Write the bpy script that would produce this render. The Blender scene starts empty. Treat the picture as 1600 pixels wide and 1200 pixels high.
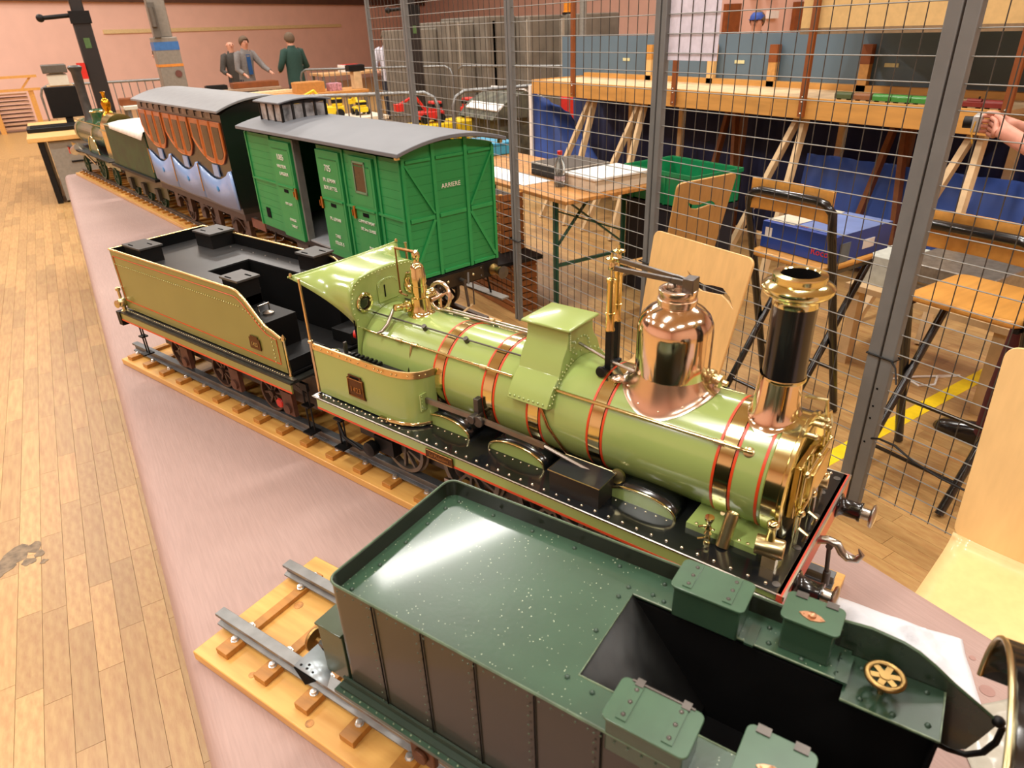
import bpy, math, random
from mathutils import Vector, Matrix, noise
random.seed(7)
R = math.radians
C = bpy.context.scene.collection
SC = bpy.context.scene
PI = math.pi

# ---------------------------------------------------------------- camera
cam_d = bpy.data.cameras.new('camera'); cam = bpy.data.objects.new('camera', cam_d); C.objects.link(cam)
SC.camera = cam
cam.matrix_world = Matrix(((0.84395994, 0.27752226, -0.45903487, 0.0),
                           (-0.53511994, 0.37636769, -0.75630285, 0.0),
                           (-0.03712498, 0.88392803, 0.46614695, 1.70),
                           (0, 0, 0, 1)))
cam_d.sensor_width = 36.0
cam_d.lens = 1060.0 / 1600.0 * 36.0
cam_d.clip_start = 0.02; cam_d.clip_end = 200
cam_d.dof.use_dof = True; cam_d.dof.focus_distance = 1.7; cam_d.dof.aperture_fstop = 9.0

# ---------------------------------------------------------------- light and exposure
w = bpy.data.worlds.new('world'); SC.world = w; w.use_nodes = True
w.node_tree.nodes['Background'].inputs[0].default_value = (1.0, 0.9, 0.78, 1)
w.node_tree.nodes['Background'].inputs[1].default_value = 0.35
LAMP_W = 190.0
LAMPS = [(x, y) for y in (-4.0, 1.4, 6.8, 12.2, 18.0) for x in (-6.2, -1.6, 3.0, 7.6)]
for (x, y) in LAMPS:
    ld = bpy.data.lights.new('ceiling_lamp_light', 'AREA'); ld.shape = 'RECTANGLE'
    ld.size = 2.2; ld.size_y = 0.45; ld.energy = LAMP_W; ld.color = (1.0, 0.965, 0.91)
    lo = bpy.data.objects.new('ceiling_lamp_light', ld); C.objects.link(lo)
    lo.location = (x, y, 6.86)
SC.view_settings.view_transform = 'Standard'
SC.view_settings.look = 'None'
SC.view_settings.exposure = 0.12
SC.view_settings.gamma = 1.0
SC.view_settings.use_curve_mapping = False
try:
    SC.cycles.use_denoising = True
    SC.cycles.max_bounces = 8
    SC.cycles.glossy_bounces = 4
    SC.cycles.diffuse_bounces = 4
    SC.cycles.sample_clamp_indirect = 6.0
    SC.cycles.caustics_reflective = False
    SC.cycles.caustics_refractive = False
except Exception:
    pass

# ---------------------------------------------------------------- materials
def lin(h):
    h = h.lstrip('#'); o = []
    for i in (0, 2, 4):
        c = int(h[i:i + 2], 16) / 255
        o.append(c / 12.92 if c <= 0.04045 else ((c + 0.055) / 1.055) ** 2.4)
    return tuple(o)
MC = {}
def mat(name, col, rough=0.5, metal=0.0, var=0.08, scale=30.0, bump=0.0, bscale=80.0, coat=0.0, col2=None, trans=0.0, emit=None, stretch=None, isl=0.0, spec=None, alpha=1.0):
    if name in MC: return MC[name]
    m = bpy.data.materials.new(name); m.use_nodes = True
    nt = m.node_tree; N = nt.nodes; L = nt.links; b = N['Principled BSDF']
    c1 = lin(col) if isinstance(col, str) else col
    c2 = lin(col2) if col2 else tuple(v * (1 - var * 2.2) for v in c1)
    tc = N.new('ShaderNodeTexCoord'); mp = N.new('ShaderNodeMapping')
    L.new(tc.outputs['Object'], mp.inputs[0])
    if stretch: mp.inputs['Scale'].default_value = stretch
    nz = N.new('ShaderNodeTexNoise'); nz.inputs['Scale'].default_value = scale; nz.inputs['Detail'].default_value = 4
    L.new(mp.outputs[0], nz.inputs['Vector'])
    mx = N.new('ShaderNodeMix'); mx.data_type = 'RGBA'
    mx.inputs[6].default_value = (*c1, 1); mx.inputs[7].default_value = (*c2, 1)
    rp = N.new('ShaderNodeMapRange'); rp.inputs[1].default_value = 0.35; rp.inputs[2].default_value = 0.7
    L.new(nz.outputs[0], rp.inputs[0]); L.new(rp.outputs[0], mx.inputs[0])
    out = mx.outputs[2]
    if isl:
        ge = N.new('ShaderNodeNewGeometry'); oi = N.new('ShaderNodeObjectInfo')
        ad = N.new('ShaderNodeMath'); ad.operation = 'ADD'; L.new(ge.outputs['Random Per Island'], ad.inputs[0]); L.new(oi.outputs['Random'], ad.inputs[1])
        fr = N.new('ShaderNodeMath'); fr.operation = 'FRACT'; L.new(ad.outputs[0], fr.inputs[0])
        mr = N.new('ShaderNodeMapRange'); mr.inputs[3].default_value = 1 - isl; mr.inputs[4].default_value = 1 + isl * 0.7
        L.new(fr.outputs[0], mr.inputs[0])
        hs = N.new('ShaderNodeHueSaturation'); L.new(mr.outputs[0], hs.inputs['Value']); L.new(out, hs.inputs['Color'])
        out = hs.outputs[0]
    L.new(out, b.inputs['Base Color'])
    b.inputs['Roughness'].default_value = rough; b.inputs['Metallic'].default_value = metal
    if spec is not None: b.inputs['Specular IOR Level'].default_value = spec
    if coat: b.inputs['Coat Weight'].default_value = coat; b.inputs['Coat Roughness'].default_value = 0.08
    if trans: b.inputs['Transmission Weight'].default_value = trans
    if alpha < 1: b.inputs['Alpha'].default_value = alpha
    if emit: b.inputs['Emission Color'].default_value = (*lin(emit[0]), 1); b.inputs['Emission Strength'].default_value = emit[1]
    if bump:
        n2 = N.new('ShaderNodeTexNoise'); n2.inputs['Scale'].default_value = bscale; n2.inputs['Detail'].default_value = 3
        L.new(mp.outputs[0], n2.inputs['Vector'])
        bp = N.new('ShaderNodeBump'); bp.inputs['Strength'].default_value = bump; bp.inputs['Distance'].default_value = 0.002
        L.new(n2.outputs[0], bp.inputs['Height']); L.new(bp.outputs[0], b.inputs['Normal'])
    MC[name] = m
    return m
lime = mat('lime_enamel', '#94a85f', 0.22, var=0.03, scale=8, coat=0.6)
limed = mat('lime_enamel_tender', '#7f7e41', 0.3, var=0.04, scale=8, coat=0.4)
brass = mat('polished_brass', '#e4dca4', 0.13, 1.0, var=0.05, scale=12)
brassd = mat('brushed_brass', '#d9cc9c', 0.28, 1.0, var=0.1, scale=25)
copper = mat('polished_copper', '#f0ddc6', 0.12, 1.0, var=0.04, scale=8)
copperm = mat('satin_copper', '#e6cfba', 0.24, 1.0, var=0.06, scale=12)
steel = mat('bright_steel', '#b9b4aa', 0.28, 1.0, var=0.08, scale=30)
boltm = mat('bright_bolt', '#e9e9e6', 0.3, 0.85, var=0.05)
steeld = mat('dark_steel', '#5f5a55', 0.42, 0.8, var=0.15, scale=30)
galv = mat('galvanised_steel', '#8d8f8e', 0.42, 0.7, var=0.12, scale=30, bump=0.1)
fgrey = mat('grey_fence_paint', '#707271', 0.5, 0.0, var=0.06, scale=10)
wire = mat('zinc_wire', '#90918d', 0.45, 0.2, var=0.05)
black = mat('gloss_black', '#141516', 0.22, var=0.2, scale=10, coat=0.4)
blackm = mat('satin_black', '#0e0e0e', 0.5, var=0.15, scale=15, spec=0.3)
blackd = mat('matt_black', '#030303', 0.85, var=0.1, spec=0.15)
redp = mat('red_lining', '#d1451c', 0.35, var=0.04)
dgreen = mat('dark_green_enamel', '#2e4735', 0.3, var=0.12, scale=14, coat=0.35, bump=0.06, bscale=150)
dgreens = mat('dark_green_shaded', '#1b1d12', 0.36, var=0.12, scale=10, coat=0.3)  # tender green darkened in colour for the dim reflection on its sides
vgreen = mat('bright_green_paint', '#1f8a48', 0.5, var=0.05, scale=12)
vgreend = mat('green_groove', '#1b6a33', 0.6, var=0.05)
vroof = mat('grey_roof_felt', '#686c72', 0.5, var=0.05, scale=10)
pine = mat('varnished_pine', '#d9a95c', 0.38, var=0.12, scale=6, stretch=(1, 9, 9), coat=0.2, col2='#c8924a')
pined = mat('dark_pine', '#b97f38', 0.42, var=0.15, scale=9, stretch=(1, 6, 6))
beech = mat('pale_beech_ply', '#e9bd7c', 0.35, var=0.05, scale=5, stretch=(9, 9, 1), coat=0.3)
beechd = mat('orange_beech', '#cf9446', 0.35, var=0.07, scale=5, stretch=(1, 9, 9), coat=0.2)
trest = mat('raw_trestle_wood', '#d6b88c', 0.6, var=0.1, scale=12)
fascia_m = mat('fascia_pine', '#d19a50', 0.45, var=0.1, scale=4, stretch=(6, 1, 6))
orangew = mat('orange_brown_wood', '#8a4a1c', 0.5, var=0.12, scale=10)
white = mat('white_paper', '#ece9e4', 0.7, var=0.03, scale=20)
whitec = mat('white_cloth', '#cfd0d4', 0.9, var=0.03, scale=20, bump=0.3, bscale=200)
wht = mat('white_paint', '#e2e2d4', 0.5, var=0.03)
curtain = mat('navy_curtain', '#27305c', 0.85, var=0.15, scale=3)
tarp_m = mat('bright_blue_tarp', '#3a5cb0', 0.5, var=0.15, scale=4)
slate = mat('slate_blue_board', '#5c7383', 0.6, var=0.04, scale=3)
blueb = mat('blue_carton', '#22449a', 0.4, var=0.08, scale=10)
bluel = mat('light_blue_carton', '#6c84bd', 0.4, var=0.2, scale=4)
redb = mat('red_plastic', '#cf2a20', 0.4, var=0.06)
yel = mat('yellow_plastic', '#ecc91a', 0.5, var=0.06)
greenc = mat('green_crate_plastic', '#15814f', 0.4, var=0.05)
gmetal = mat('green_painted_metal', '#2e5a47', 0.45, var=0.06)
skin = mat('skin', '#d69c82', 0.5, var=0.06, scale=20)
hairg = mat('grey_hair', '#9a8f82', 0.8, var=0.15, scale=60)
hairb = mat('brown_hair', '#6b5844', 0.8, var=0.15, scale=60)
glassm = mat('clear_glass', '#dfe8ea', 0.05, trans=0.9, var=0.02)
wallp = mat('pink_wall_paint', '#efc6b6', 0.8, var=0.03, scale=2)
darkb = mat('dark_brown_panel', '#5c4033', 0.6, var=0.1, scale=5)
ceilm = mat('ceiling_boards', '#d8cbb6', 0.8, var=0.05, scale=2)
floorm = mat('oak_parquet', '#b9965f', 0.36, var=0.14, scale=7, stretch=(9, 1, 1), isl=0.18, col2='#a97d4c', bump=0.08, bscale=40)

def speckle(m, colr, scale, thr, fac=0.8):
    nt = m.node_tree; N = nt.nodes; L = nt.links; b = N['Principled BSDF']; src = b.inputs['Base Color'].links[0].from_socket
    tc = N.new('ShaderNodeTexCoord'); vo = N.new('ShaderNodeTexVoronoi'); vo.inputs['Scale'].default_value = scale; L.new(tc.outputs['Object'], vo.inputs['Vector'])
    n2 = N.new('ShaderNodeTexNoise'); n2.inputs['Scale'].default_value = 14; L.new(tc.outputs['Object'], n2.inputs['Vector'])
    sb = N.new('ShaderNodeMath'); sb.operation = 'MULTIPLY'; L.new(n2.outputs[0], sb.inputs[0]); sb.inputs[1].default_value = thr * 2
    lt = N.new('ShaderNodeMath'); lt.operation = 'LESS_THAN'; L.new(vo.outputs['Distance'], lt.inputs[0]); L.new(sb.outputs[0], lt.inputs[1])
    sp = N.new('ShaderNodeSeparateColor'); L.new(vo.outputs['Color'], sp.inputs[0])
    gt = N.new('ShaderNodeMath'); gt.operation = 'GREATER_THAN'; L.new(sp.outputs[0], gt.inputs[0]); gt.inputs[1].default_value = 0.6
    mu = N.new('ShaderNodeMath'); mu.operation = 'MULTIPLY'; L.new(lt.outputs[0], mu.inputs[0]); L.new(gt.outputs[0], mu.inputs[1])
    m3 = N.new('ShaderNodeMath'); m3.operation = 'MULTIPLY'; L.new(mu.outputs[0], m3.inputs[0]); m3.inputs[1].default_value = fac
    mx = N.new('ShaderNodeMix'); mx.data_type = 'RGBA'; L.new(m3.outputs[0], mx.inputs[0]); L.new(src, mx.inputs[6]); mx.inputs[7].default_value = (*lin(colr), 1)
    L.new(mx.outputs[2], b.inputs['Base Color'])
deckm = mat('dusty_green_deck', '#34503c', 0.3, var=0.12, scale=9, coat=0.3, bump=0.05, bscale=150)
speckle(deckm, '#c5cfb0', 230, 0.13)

# ---------------------------------------------------------------- mesh builder
OFF = {}
class Frame:
    def __init__(s, o, ang, z=0.75):
        a = R(ang); s.o = Vector((o[0], o[1], z)); s.rot = a - PI / 2
        s.u = Vector((math.sin(a), -math.cos(a), 0)); s.v = Vector((math.cos(a), math.sin(a), 0))
    def W(s, x, y, z=0): return s.o + s.u * x + s.v * y + Vector((0, 0, z))
class WorldF:
    rot = 0.0
    def W(s, x, y, z=0): return Vector((x, y, z))
WF = WorldF()
def props(o, label=None, cat=None, group=None, kind=None):
    if label: o['label'] = label
    if cat: o['category'] = cat
    if group: o['group'] = group
    if kind: o['kind'] = kind
    return o
def thing(name, label, cat, at=(0, 0, 0), fr=WF, group=None):
    """Empty at the thing's base; parts are given in the frame's coordinates."""
    o = bpy.data.objects.new(name, None); C.objects.link(o)
    o.location = fr.W(*at); o.rotation_euler = (0, 0, fr.rot); o.empty_display_size = 0.05
    OFF[o.name] = Vector(at)
    return props(o, label, cat, group)
class MB:
    def __init__(s): s.v = []; s.f = []
    def add(s, vs, fs):
        n = len(s.v); s.v += [tuple(p) for p in vs]; s.f += [tuple(i + n for i in f) for f in fs]; return s
    def box(s, x0, x1, y0, y1, z0, z1):
        return s.add([(x0, y0, z0), (x1, y0, z0), (x1, y1, z0), (x0, y1, z0), (x0, y0, z1), (x1, y0, z1), (x1, y1, z1), (x0, y1, z1)],
                     [(0, 3, 2, 1), (4, 5, 6, 7), (0, 1, 5, 4), (1, 2, 6, 5), (2, 3, 7, 6), (3, 0, 4, 7)])
    def cbox(s, c, d, rz=0.0, m=None):
        M = m or Matrix.Rotation(rz, 3, 'Z'); c = Vector(c)
        vs = [c + M @ Vector((sx * d[0] / 2, sy * d[1] / 2, sz * d[2] / 2)) for sz in (-1, 1) for (sx, sy) in ((-1, -1), (1, -1), (1, 1), (-1, 1))]
        return s.add(vs, [(0, 3, 2, 1), (4, 5, 6, 7), (0, 1, 5, 4), (1, 2, 6, 5), (2, 3, 7, 6), (3, 0, 4, 7)])
    def bar(s, p0, p1, wd, ht, up=(0, 0, 1)):
        p0 = Vector(p0); p1 = Vector(p1); d = (p1 - p0); L = d.length; d.normalize(); up = Vector(up)
        sd = d.cross(up)
        if sd.length < 1e-4: sd = d.cross(Vector((1, 0, 0)))
        sd.normalize(); u2 = sd.cross(d)
        M = Matrix((d, sd, u2)).transposed()
        return s.cbox((p0 + p1) / 2, (L, wd, ht), m=M)
    def ring(s, c, ax, r, n):
        ax = Vector(ax).normalized(); a = ax.orthogonal().normalized()
        if abs(ax.z) > 0.99: a = Vector((1, 0, 0))
        b = ax.cross(a); c = Vector(c)
        return [c + (a * math.cos(2 * PI * i / n) + b * math.sin(2 * PI * i / n)) * r for i in range(n)]
    def cyl(s, p0, p1, r0, r1=None, n=16, caps=True):
        r1 = r0 if r1 is None else r1
        ax = Vector(p1) - Vector(p0)
        vs = s.ring(p0, ax, r0, n) + s.ring(p1, ax, r1, n)
        fs = [(i, (i + 1) % n, n + (i + 1) % n, n + i) for i in range(n)]
        if caps: fs += [tuple(range(n - 1, -1, -1)), tuple(range(n, 2 * n))]
        return s.add(vs, fs)
    def lathe(s, prof, c=(0, 0, 0), ax=(0, 0, 1), n=24, cap=True):
        ax = Vector(ax).normalized(); c = Vector(c); vs = []; k = len(prof)
        for (r, h) in prof: vs += s.ring(c + ax * h, ax, max(r, 1e-5), n)
        fs = [(j * n + i, j * n + (i + 1) % n, (j + 1) * n + (i + 1) % n, (j + 1) * n + i) for j in range(k - 1) for i in range(n)]
        if cap: fs += [tuple(range(n - 1, -1, -1)), tuple(range((k - 1) * n, k * n))]
        return s.add(vs, fs)
    def tube(s, pts, r, n=8, closed=False):
        pts = [Vector(p) for p in pts]; k = len(pts); rr = r if isinstance(r, (list, tuple)) else [r] * k
        vs = []; prev = None
        for i, p in enumerate(pts):
            if closed: t = pts[(i + 1) % k] - pts[i - 1]
            else: t = pts[min(i + 1, k - 1)] - pts[max(i - 1, 0)]
            t.normalize()
            if prev is None: a = t.orthogonal().normalized()
            else:
                a = prev - t * prev.dot(t)
                a = a.normalized() if a.length > 1e-6 else t.orthogonal().normalized()
            prev = a; b = t.cross(a)
            vs += [p + (a * math.cos(2 * PI * j / n) + b * math.sin(2 * PI * j / n)) * rr[i] for j in range(n)]
        fs = [(i * n + j, i * n + (j + 1) % n, (i + 1) * n + (j + 1) % n, (i + 1) * n + j) for i in range(k - 1) for j in range(n)]
        if closed: fs += [((k - 1) * n + j, (k - 1) * n + (j + 1) % n, (j + 1) % n, j) for j in range(n)]
        else: fs += [tuple(range(n - 1, -1, -1)), tuple(range((k - 1) * n, k * n))]
        return s.add(vs, fs)
    def sphere(s, c, r, n=12, k=8, sc=(1, 1, 1)):
        vs = []; c = Vector(c)
        for j in range(k + 1):
            t = PI * j / k
            for i in range(n):
                a = 2 * PI * i / n; q = max(math.sin(t), 1e-4)
                vs.append(c + Vector((r * q * math.cos(a) * sc[0], r * q * math.sin(a) * sc[1], -r * math.cos(t) * sc[2])))
        return s.add(vs, [(j * n + i, j * n + (i + 1) % n, (j + 1) * n + (i + 1) % n, (j + 1) * n + i) for j in range(k) for i in range(n)])
    def dome(s, c, r, ax=(0, 0, 1), h=None):
        h = h or r * 0.7
        return s.lathe([(r, 0), (r * 0.8, h * 0.6), (r * 0.3, h)], c, ax, 6)
    def prism(s, poly, a0, a1, axis='y'):
        """poly: 2-D outline; axis y: (x,z) extruded in y; x: (y,z) in x; z: (x,y) in z."""
        def P(p, a): return {'y': (p[0], a, p[1]), 'x': (a, p[0], p[1]), 'z': (p[0], p[1], a)}[axis]
        n = len(poly)
        return s.add([P(p, a0) for p in poly] + [P(p, a1) for p in poly],
                     [(i, (i + 1) % n, n + (i + 1) % n, n + i) for i in range(n)] + [tuple(range(n - 1, -1, -1)), tuple(range(n, 2 * n))])
    def grid(s, rows, closed=False):
        m = len(rows[0]); vs = [p for r in rows for p in r]; k = len(rows)
        fs = [(j * m + i, j * m + (i + 1) % m, (j + 1) * m + (i + 1) % m, (j + 1) * m + i) for j in range(k - 1) for i in range(m if closed else m - 1)]
        return s.add(vs, fs)
    def strip(s, path, t, z0, z1):
        """upright sheet of thickness t along an (x, y) path"""
        n = len(path); ins = []
        for i, p in enumerate(path):
            a = Vector(path[max(i - 1, 0)]); b = Vector(path[min(i + 1, n - 1)]); d = (b - a).normalized()
            ins.append((p[0] - d.y * t, p[1] + d.x * t))
        return s.prism(list(path) + list(reversed(ins)), z0, z1, 'z')
    def split(s):
        par = list(range(len(s.v)))
        def find(a):
            while par[a] != a: par[a] = par[par[a]]; a = par[a]
            return a
        for f in s.f:
            for i in f[1:]: par[find(i)] = find(f[0])
        gr = {}
        for f in s.f: gr.setdefault(find(f[0]), []).append(f)
        res = []
        for fs in gr.values():
            q = MB(); mp = {}
            for f in fs:
                for i in f:
                    if i not in mp: mp[i] = len(q.v); q.v.append(s.v[i])
                q.f.append(tuple(mp[i] for i in f))
            res.append(q)
        return res
    def build(s, name, m, parent=None, kind=None, label=None, at=None, bevel=0.0, solid=0.0, sub=0, ang=50, fr=WF, cat=None, group=None, flip=True, each=False):
        if each:
            out = []
            for q in s.split(): out.append(q.build(name, m, parent, kind, label, at, bevel, solid, sub, ang, fr, cat, group, flip))
            return out[0]
        me = bpy.data.meshes.new(name)
        o = bpy.data.objects.new(name, me); C.objects.link(o)
        off = Vector((0, 0, 0))
        if parent is not None:
            o.parent = parent; off = OFF[parent.name]
        elif at is not None:
            o.location = fr.W(*at); o.rotation_euler = (0, 0, fr.rot); off = Vector(at)
        OFF[o.name] = off
        me.from_pydata([(p[0] - off[0], p[1] - off[1], p[2] - off[2]) for p in s.v], [], s.f)
        if flip:
            import bmesh
            bm = bmesh.new(); bm.from_mesh(me); bmesh.ops.recalc_face_normals(bm, faces=bm.faces); bm.to_mesh(me); bm.free()
        me.polygons.foreach_set('use_smooth', [True] * len(me.polygons))
        me.set_sharp_from_angle(angle=R(ang))
        me.materials.append(m)
        if solid: md = o.modifiers.new('s', 'SOLIDIFY'); md.thickness = solid; md.offset = 0
        if bevel: md = o.modifiers.new('b', 'BEVEL'); md.width = bevel; md.segments = 2; md.limit_method = 'ANGLE'
        if sub: md = o.modifiers.new('u', 'SUBSURF'); md.levels = sub; md.render_levels = sub
        return props(o, label, cat, group, kind)
def clone(o, parent, dloc=(0, 0, 0)):
    c = o.copy(); C.objects.link(c); c.parent = parent; c.location = o.location + Vector(dloc); OFF[c.name] = OFF[o.name]
    return c
def piece_copies(proto, parent, offs):
    return [clone(proto, parent, d) for d in offs]
def copy_tree(o, parent=None):
    c = o.copy(); C.objects.link(c); OFF[c.name] = OFF[o.name]
    if parent is not None: c.parent = parent
    for ch in list(o.children): copy_tree(ch, c)
    return c
def text(name, s, size, m, parent, pos, ux, uz, depth=0.0012, kind=None, align='CENTER', label=None):
    """Lettering as a mesh: ux = reading direction, uz = up, in the frame of the parent."""
    cu = bpy.data.curves.new('t', 'FONT'); cu.body = s; cu.size = size; cu.extrude = depth / 2; cu.align_x = align; cu.align_y = 'CENTER'; cu.resolution_u = 2
    to = bpy.data.objects.new('t', cu); C.objects.link(to)
    bpy.context.view_layer.update()
    me = bpy.data.meshes.new_from_object(to.evaluated_get(bpy.context.evaluated_depsgraph_get()))
    bpy.data.objects.remove(to)
    ux = Vector(ux).normalized(); uz = Vector(uz).normalized(); un = ux.cross(uz)
    off = OFF[parent.name]; M = Matrix((ux, uz, un)).transposed().to_4x4(); M.translation = Vector(pos) - off
    me.transform(M); me.name = name; me.materials.clear(); me.materials.append(m)
    o = bpy.data.objects.new(name, me); C.objects.link(o); o.parent = parent; OFF[o.name] = off
    return props(o, label, kind=kind)
def rivets(pts, r, ax, name, m, parent, label=None, h=None):
    b = MB()
    for p in pts: b.dome(p, r, ax, h)
    return b.build(name, m, parent, kind='stuff', label=label)
def lerp(a, b, t): return a + (b - a) * t
# ================================================================ SETTING
# the hall: parquet floor, walls, ceiling
fl = MB().box(-12, 16, -8, 45, -0.06, -0.004).build('floor', floorm, kind='structure', at=(0, 0, 0))
PWD = 0.072
near_b = []; far_b = []
for i in range(-45, 75):
    x0 = i * PWD
    random.seed(i + 500); y = -0.6 - random.random() * 0.5
    while y < 17:
        L = random.uniform(0.32, 0.62)
        vis = (x0 < 0.05 and x0 > -2.4) or (x0 > 1.0)
        if y > 9 and x0 > 1.2: vis = False
        if vis:
            (near_b if ((-0.95 < x0 < 0.0 and y < 3.9) or (1.0 < x0 < 2.75 and y < 3.0)) else far_b).append((x0, y, L))
        y += L
near_b.sort(key=lambda q: math.hypot(q[0], q[1]))
far_b += near_b[290:]; near_b = near_b[:290]
pm = {}
for (x0, y, L) in near_b:
    Lq = round(L / 0.05) * 0.05
    if Lq not in pm:
        me = bpy.data.meshes.new('parquet_board')
        b = MB().box(0.0006, PWD - 0.0006, 0, 1, -0.004, 0.0)
        me.from_pydata(b.v, [], b.f); me.materials.append(floorm); pm[Lq] = me
    o = bpy.data.objects.new('parquet_board', pm[Lq]); C.objects.link(o); o.parent = fl
    o.location = (x0, y, 0); o.scale = (1, L - 0.0012, 1)
b = MB()
for (x0, y, L) in far_b:
    b.box(x0 + 0.0006, x0 + PWD - 0.0006, y, y + L - 0.0012, -0.004, 0.0)
b.build('parquet_boards', floorm, fl, kind='stuff', flip=False)
# a floor for the rest of the hall that the boards do not reach
MB().box(-12, 16, 15, 45, -0.004, 0.001).build('far_parquet', floorm, fl)
MB().box(-12, -2.36, -8, 15, -0.004, 0.0005).build('side_parquet', floorm, fl)
# dark worn stain on the boards
st = MB()
for k, (cx, cy, rr) in enumerate(((-0.58, 2.70, .050), (-0.53, 2.72, .035), (-0.62, 2.66, .045), (-0.545, 2.63, .025), (-0.67, 2.60, .045), (-0.495, 2.60, .014), (-.51, 2.66, .02))):
    pts = []
    for j in range(14):
        a = 2 * PI * j / 14; q = rr * (0.65 + 0.6 * noise.noise(Vector((math.cos(a) * 1.3, math.sin(a) * 1.3, k * 3.1))) + .25)
        pts.append((cx + q * math.cos(a), cy + q * math.sin(a) * 1.1))
    st.prism(pts, 0.0, 0.0006 + k * 0.0001, 'z')
st.build('floor_stain', mat('worn_stain', '#8a765c', 0.6, var=0.25, scale=40), fl, label='dark worn stain on the parquet')
# back wall (pink), line from (-.35,22.4) to (12.1,30.4)
wa = math.atan2(8.0, 12.45)
wfr = Frame((-0.35, 22.4), 90 + math.degrees(wa), 0.0)   # u along the wall to the right, v away from camera
wl = MB().box(-16, 26, 0.0, 0.3, 0, 2.70).build('wall_back', wallp, kind='structure', at=(0, 0, 0), fr=wfr)
MB().box(-16, 26, -0.12, 0.3, 2.70, 7.0).build('trim_1', darkb, kind='structure', at=(0, 0, 0), fr=wfr, label='dark brown panelling above the pink wall')
MB().box(2.5, 13.0, -0.04, -0.002, 1.93, 2.03).build('trim_2', mat('cream_rail', '#e8cf9a', 0.6), kind='structure', at=(0, 0, 0), fr=wfr, label='cream rail along the pink wall')
MB().box(-12.3, -12, -8, 16, 0, 7).build('wall_left', wallp, kind='structure', at=(0, 0, 0))
MB().box(16, 16.3, -8, 36, 0, 7).build('wall_right', wallp, kind='structure', at=(0, 0, 0))
MB().box(-12, 16, -8.3, -8, 0, 7).build('wall_front', mat('rear_wall_paint', '#cfa995', 0.8), kind='structure', at=(0, 0, 0))
MB().box(-12, 16, -8, 36, 7.0, 7.2).build('ceiling', ceilm, kind='structure', at=(0, 0, 0))
# ceiling lamps: housings that carry the area lights
hp = None
for (x, y) in LAMPS:
    if hp is None:
        hp = thing('ceiling_lamp', 'long white fluorescent lamp fixed under the hall ceiling', 'ceiling lamp', (x, y, 6.88), group='ceiling lamps of the hall')
        MB().box(x - 1.2, x + 1.2, y - .28, y + .28, 6.88, 7.0).build('housing', white, hp)
        first = hp
    else:
        c = copy_tree(first); c.location = (x, y, 6.88)
# yellow tape on the floor behind the fence
MB().prism([(2.30, 1.325), (4.6, 1.36), (4.6, 1.43), (2.30, 1.395)], 0.0, 0.0015, 'z').build('floor_tape', mat('yellow_tape', '#f2cf12', 0.5, var=0.05), at=(2.3, 1.36, 0), label='yellow tape stuck on the floor behind the mesh fence', cat='floor tape')

# ================================================================ TABLE AND CLOTH
tb = thing('display_table', 'long trestle table under the pink crepe cover', 'table', (0.5, 3.4, 0))
MB().box(-0.05, 1.08, -0.9, 6.82, 0.715, 0.745).build('table_top', trest, tb)
for (x, y) in ((0.05, -0.7), (1.0, -0.7), (0.05, 2.9), (1.0, 2.9), (0.05, 6.6), (1.0, 6.6)):
    MB().box(x - .02, x + .02, y - .02, y + .02, 0, 0.715).build('leg', galv, tb)
def cloth_mat():
    m = bpy.data.materials.new('pink_crepe_cover'); m.use_nodes = True; nt = m.node_tree; N = nt.nodes; L = nt.links; b = N['Principled BSDF']
    tc = N.new('ShaderNodeTexCoord')
    mp = N.new('ShaderNodeMapping'); mp.inputs['Scale'].default_value = (260, 14, 14); L.new(tc.outputs['Object'], mp.inputs[0])
    nz = N.new('ShaderNodeTexNoise'); nz.inputs['Scale'].default_value = 1.0; nz.inputs['Detail'].default_value = 3; L.new(mp.outputs[0], nz.inputs[0])
    n2 = N.new('ShaderNodeTexNoise'); n2.inputs['Scale'].default_value = 1.6; L.new(tc.outputs['Object'], n2.inputs[0])
    mx = N.new('ShaderNodeMix'); mx.data_type = 'RGBA'; mx.inputs[6].default_value = (*lin('#ab9086'), 1); mx.inputs[7].default_value = (*lin('#9c8078'), 1)
    L.new(n2.outputs[0], mx.inputs[0])
    m2 = N.new('ShaderNodeMix'); m2.data_type = 'RGBA'; m2.blend_type = 'MULTIPLY'; m2.inputs[0].default_value = 0.35
    cr = N.new('ShaderNodeMapRange'); cr.inputs[1].default_value = .3; cr.inputs[2].default_value = .7; cr.inputs[3].default_value = .75; cr.inputs[4].default_value = 1.1
    L.new(nz.outputs[0], cr.inputs[0]); L.new(mx.outputs[2], m2.inputs[6]); L.new(cr.outputs[0], m2.inputs[7])
    L.new(m2.outputs[2], b.inputs['Base Color']); b.inputs['Roughness'].default_value = 0.7
    b.inputs['Sheen Weight'].default_value = 0.05
    bp = N.new('ShaderNodeBump'); bp.inputs['Strength'].default_value = 0.35; bp.inputs['Distance'].default_value = 0.002
    L.new(nz.outputs[0], bp.inputs['Height']); L.new(bp.outputs[0], b.inputs['Normal'])
    return m
prof = []
xl, xr, zt = -0.075, 1.105, 0.7495
prof += [(xl - 0.01, 0.12), (xl - 0.012, 0.4), (xl - 0.004, 0.6), (xl, 0.70), (xl + .005, 0.728), (xl + .016, 0.743), (xl + .035, zt)]
prof += [(lerp(xl + .06, xr - .05, i / 12), zt) for i in range(13)]
prof += [(xr - .02, zt), (xr - .006, 0.745), (xr, 0.735), (xr + .004, 0.70), (xr + .008, 0.5), (xr + .01, 0.12)]
rows = []
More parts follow.
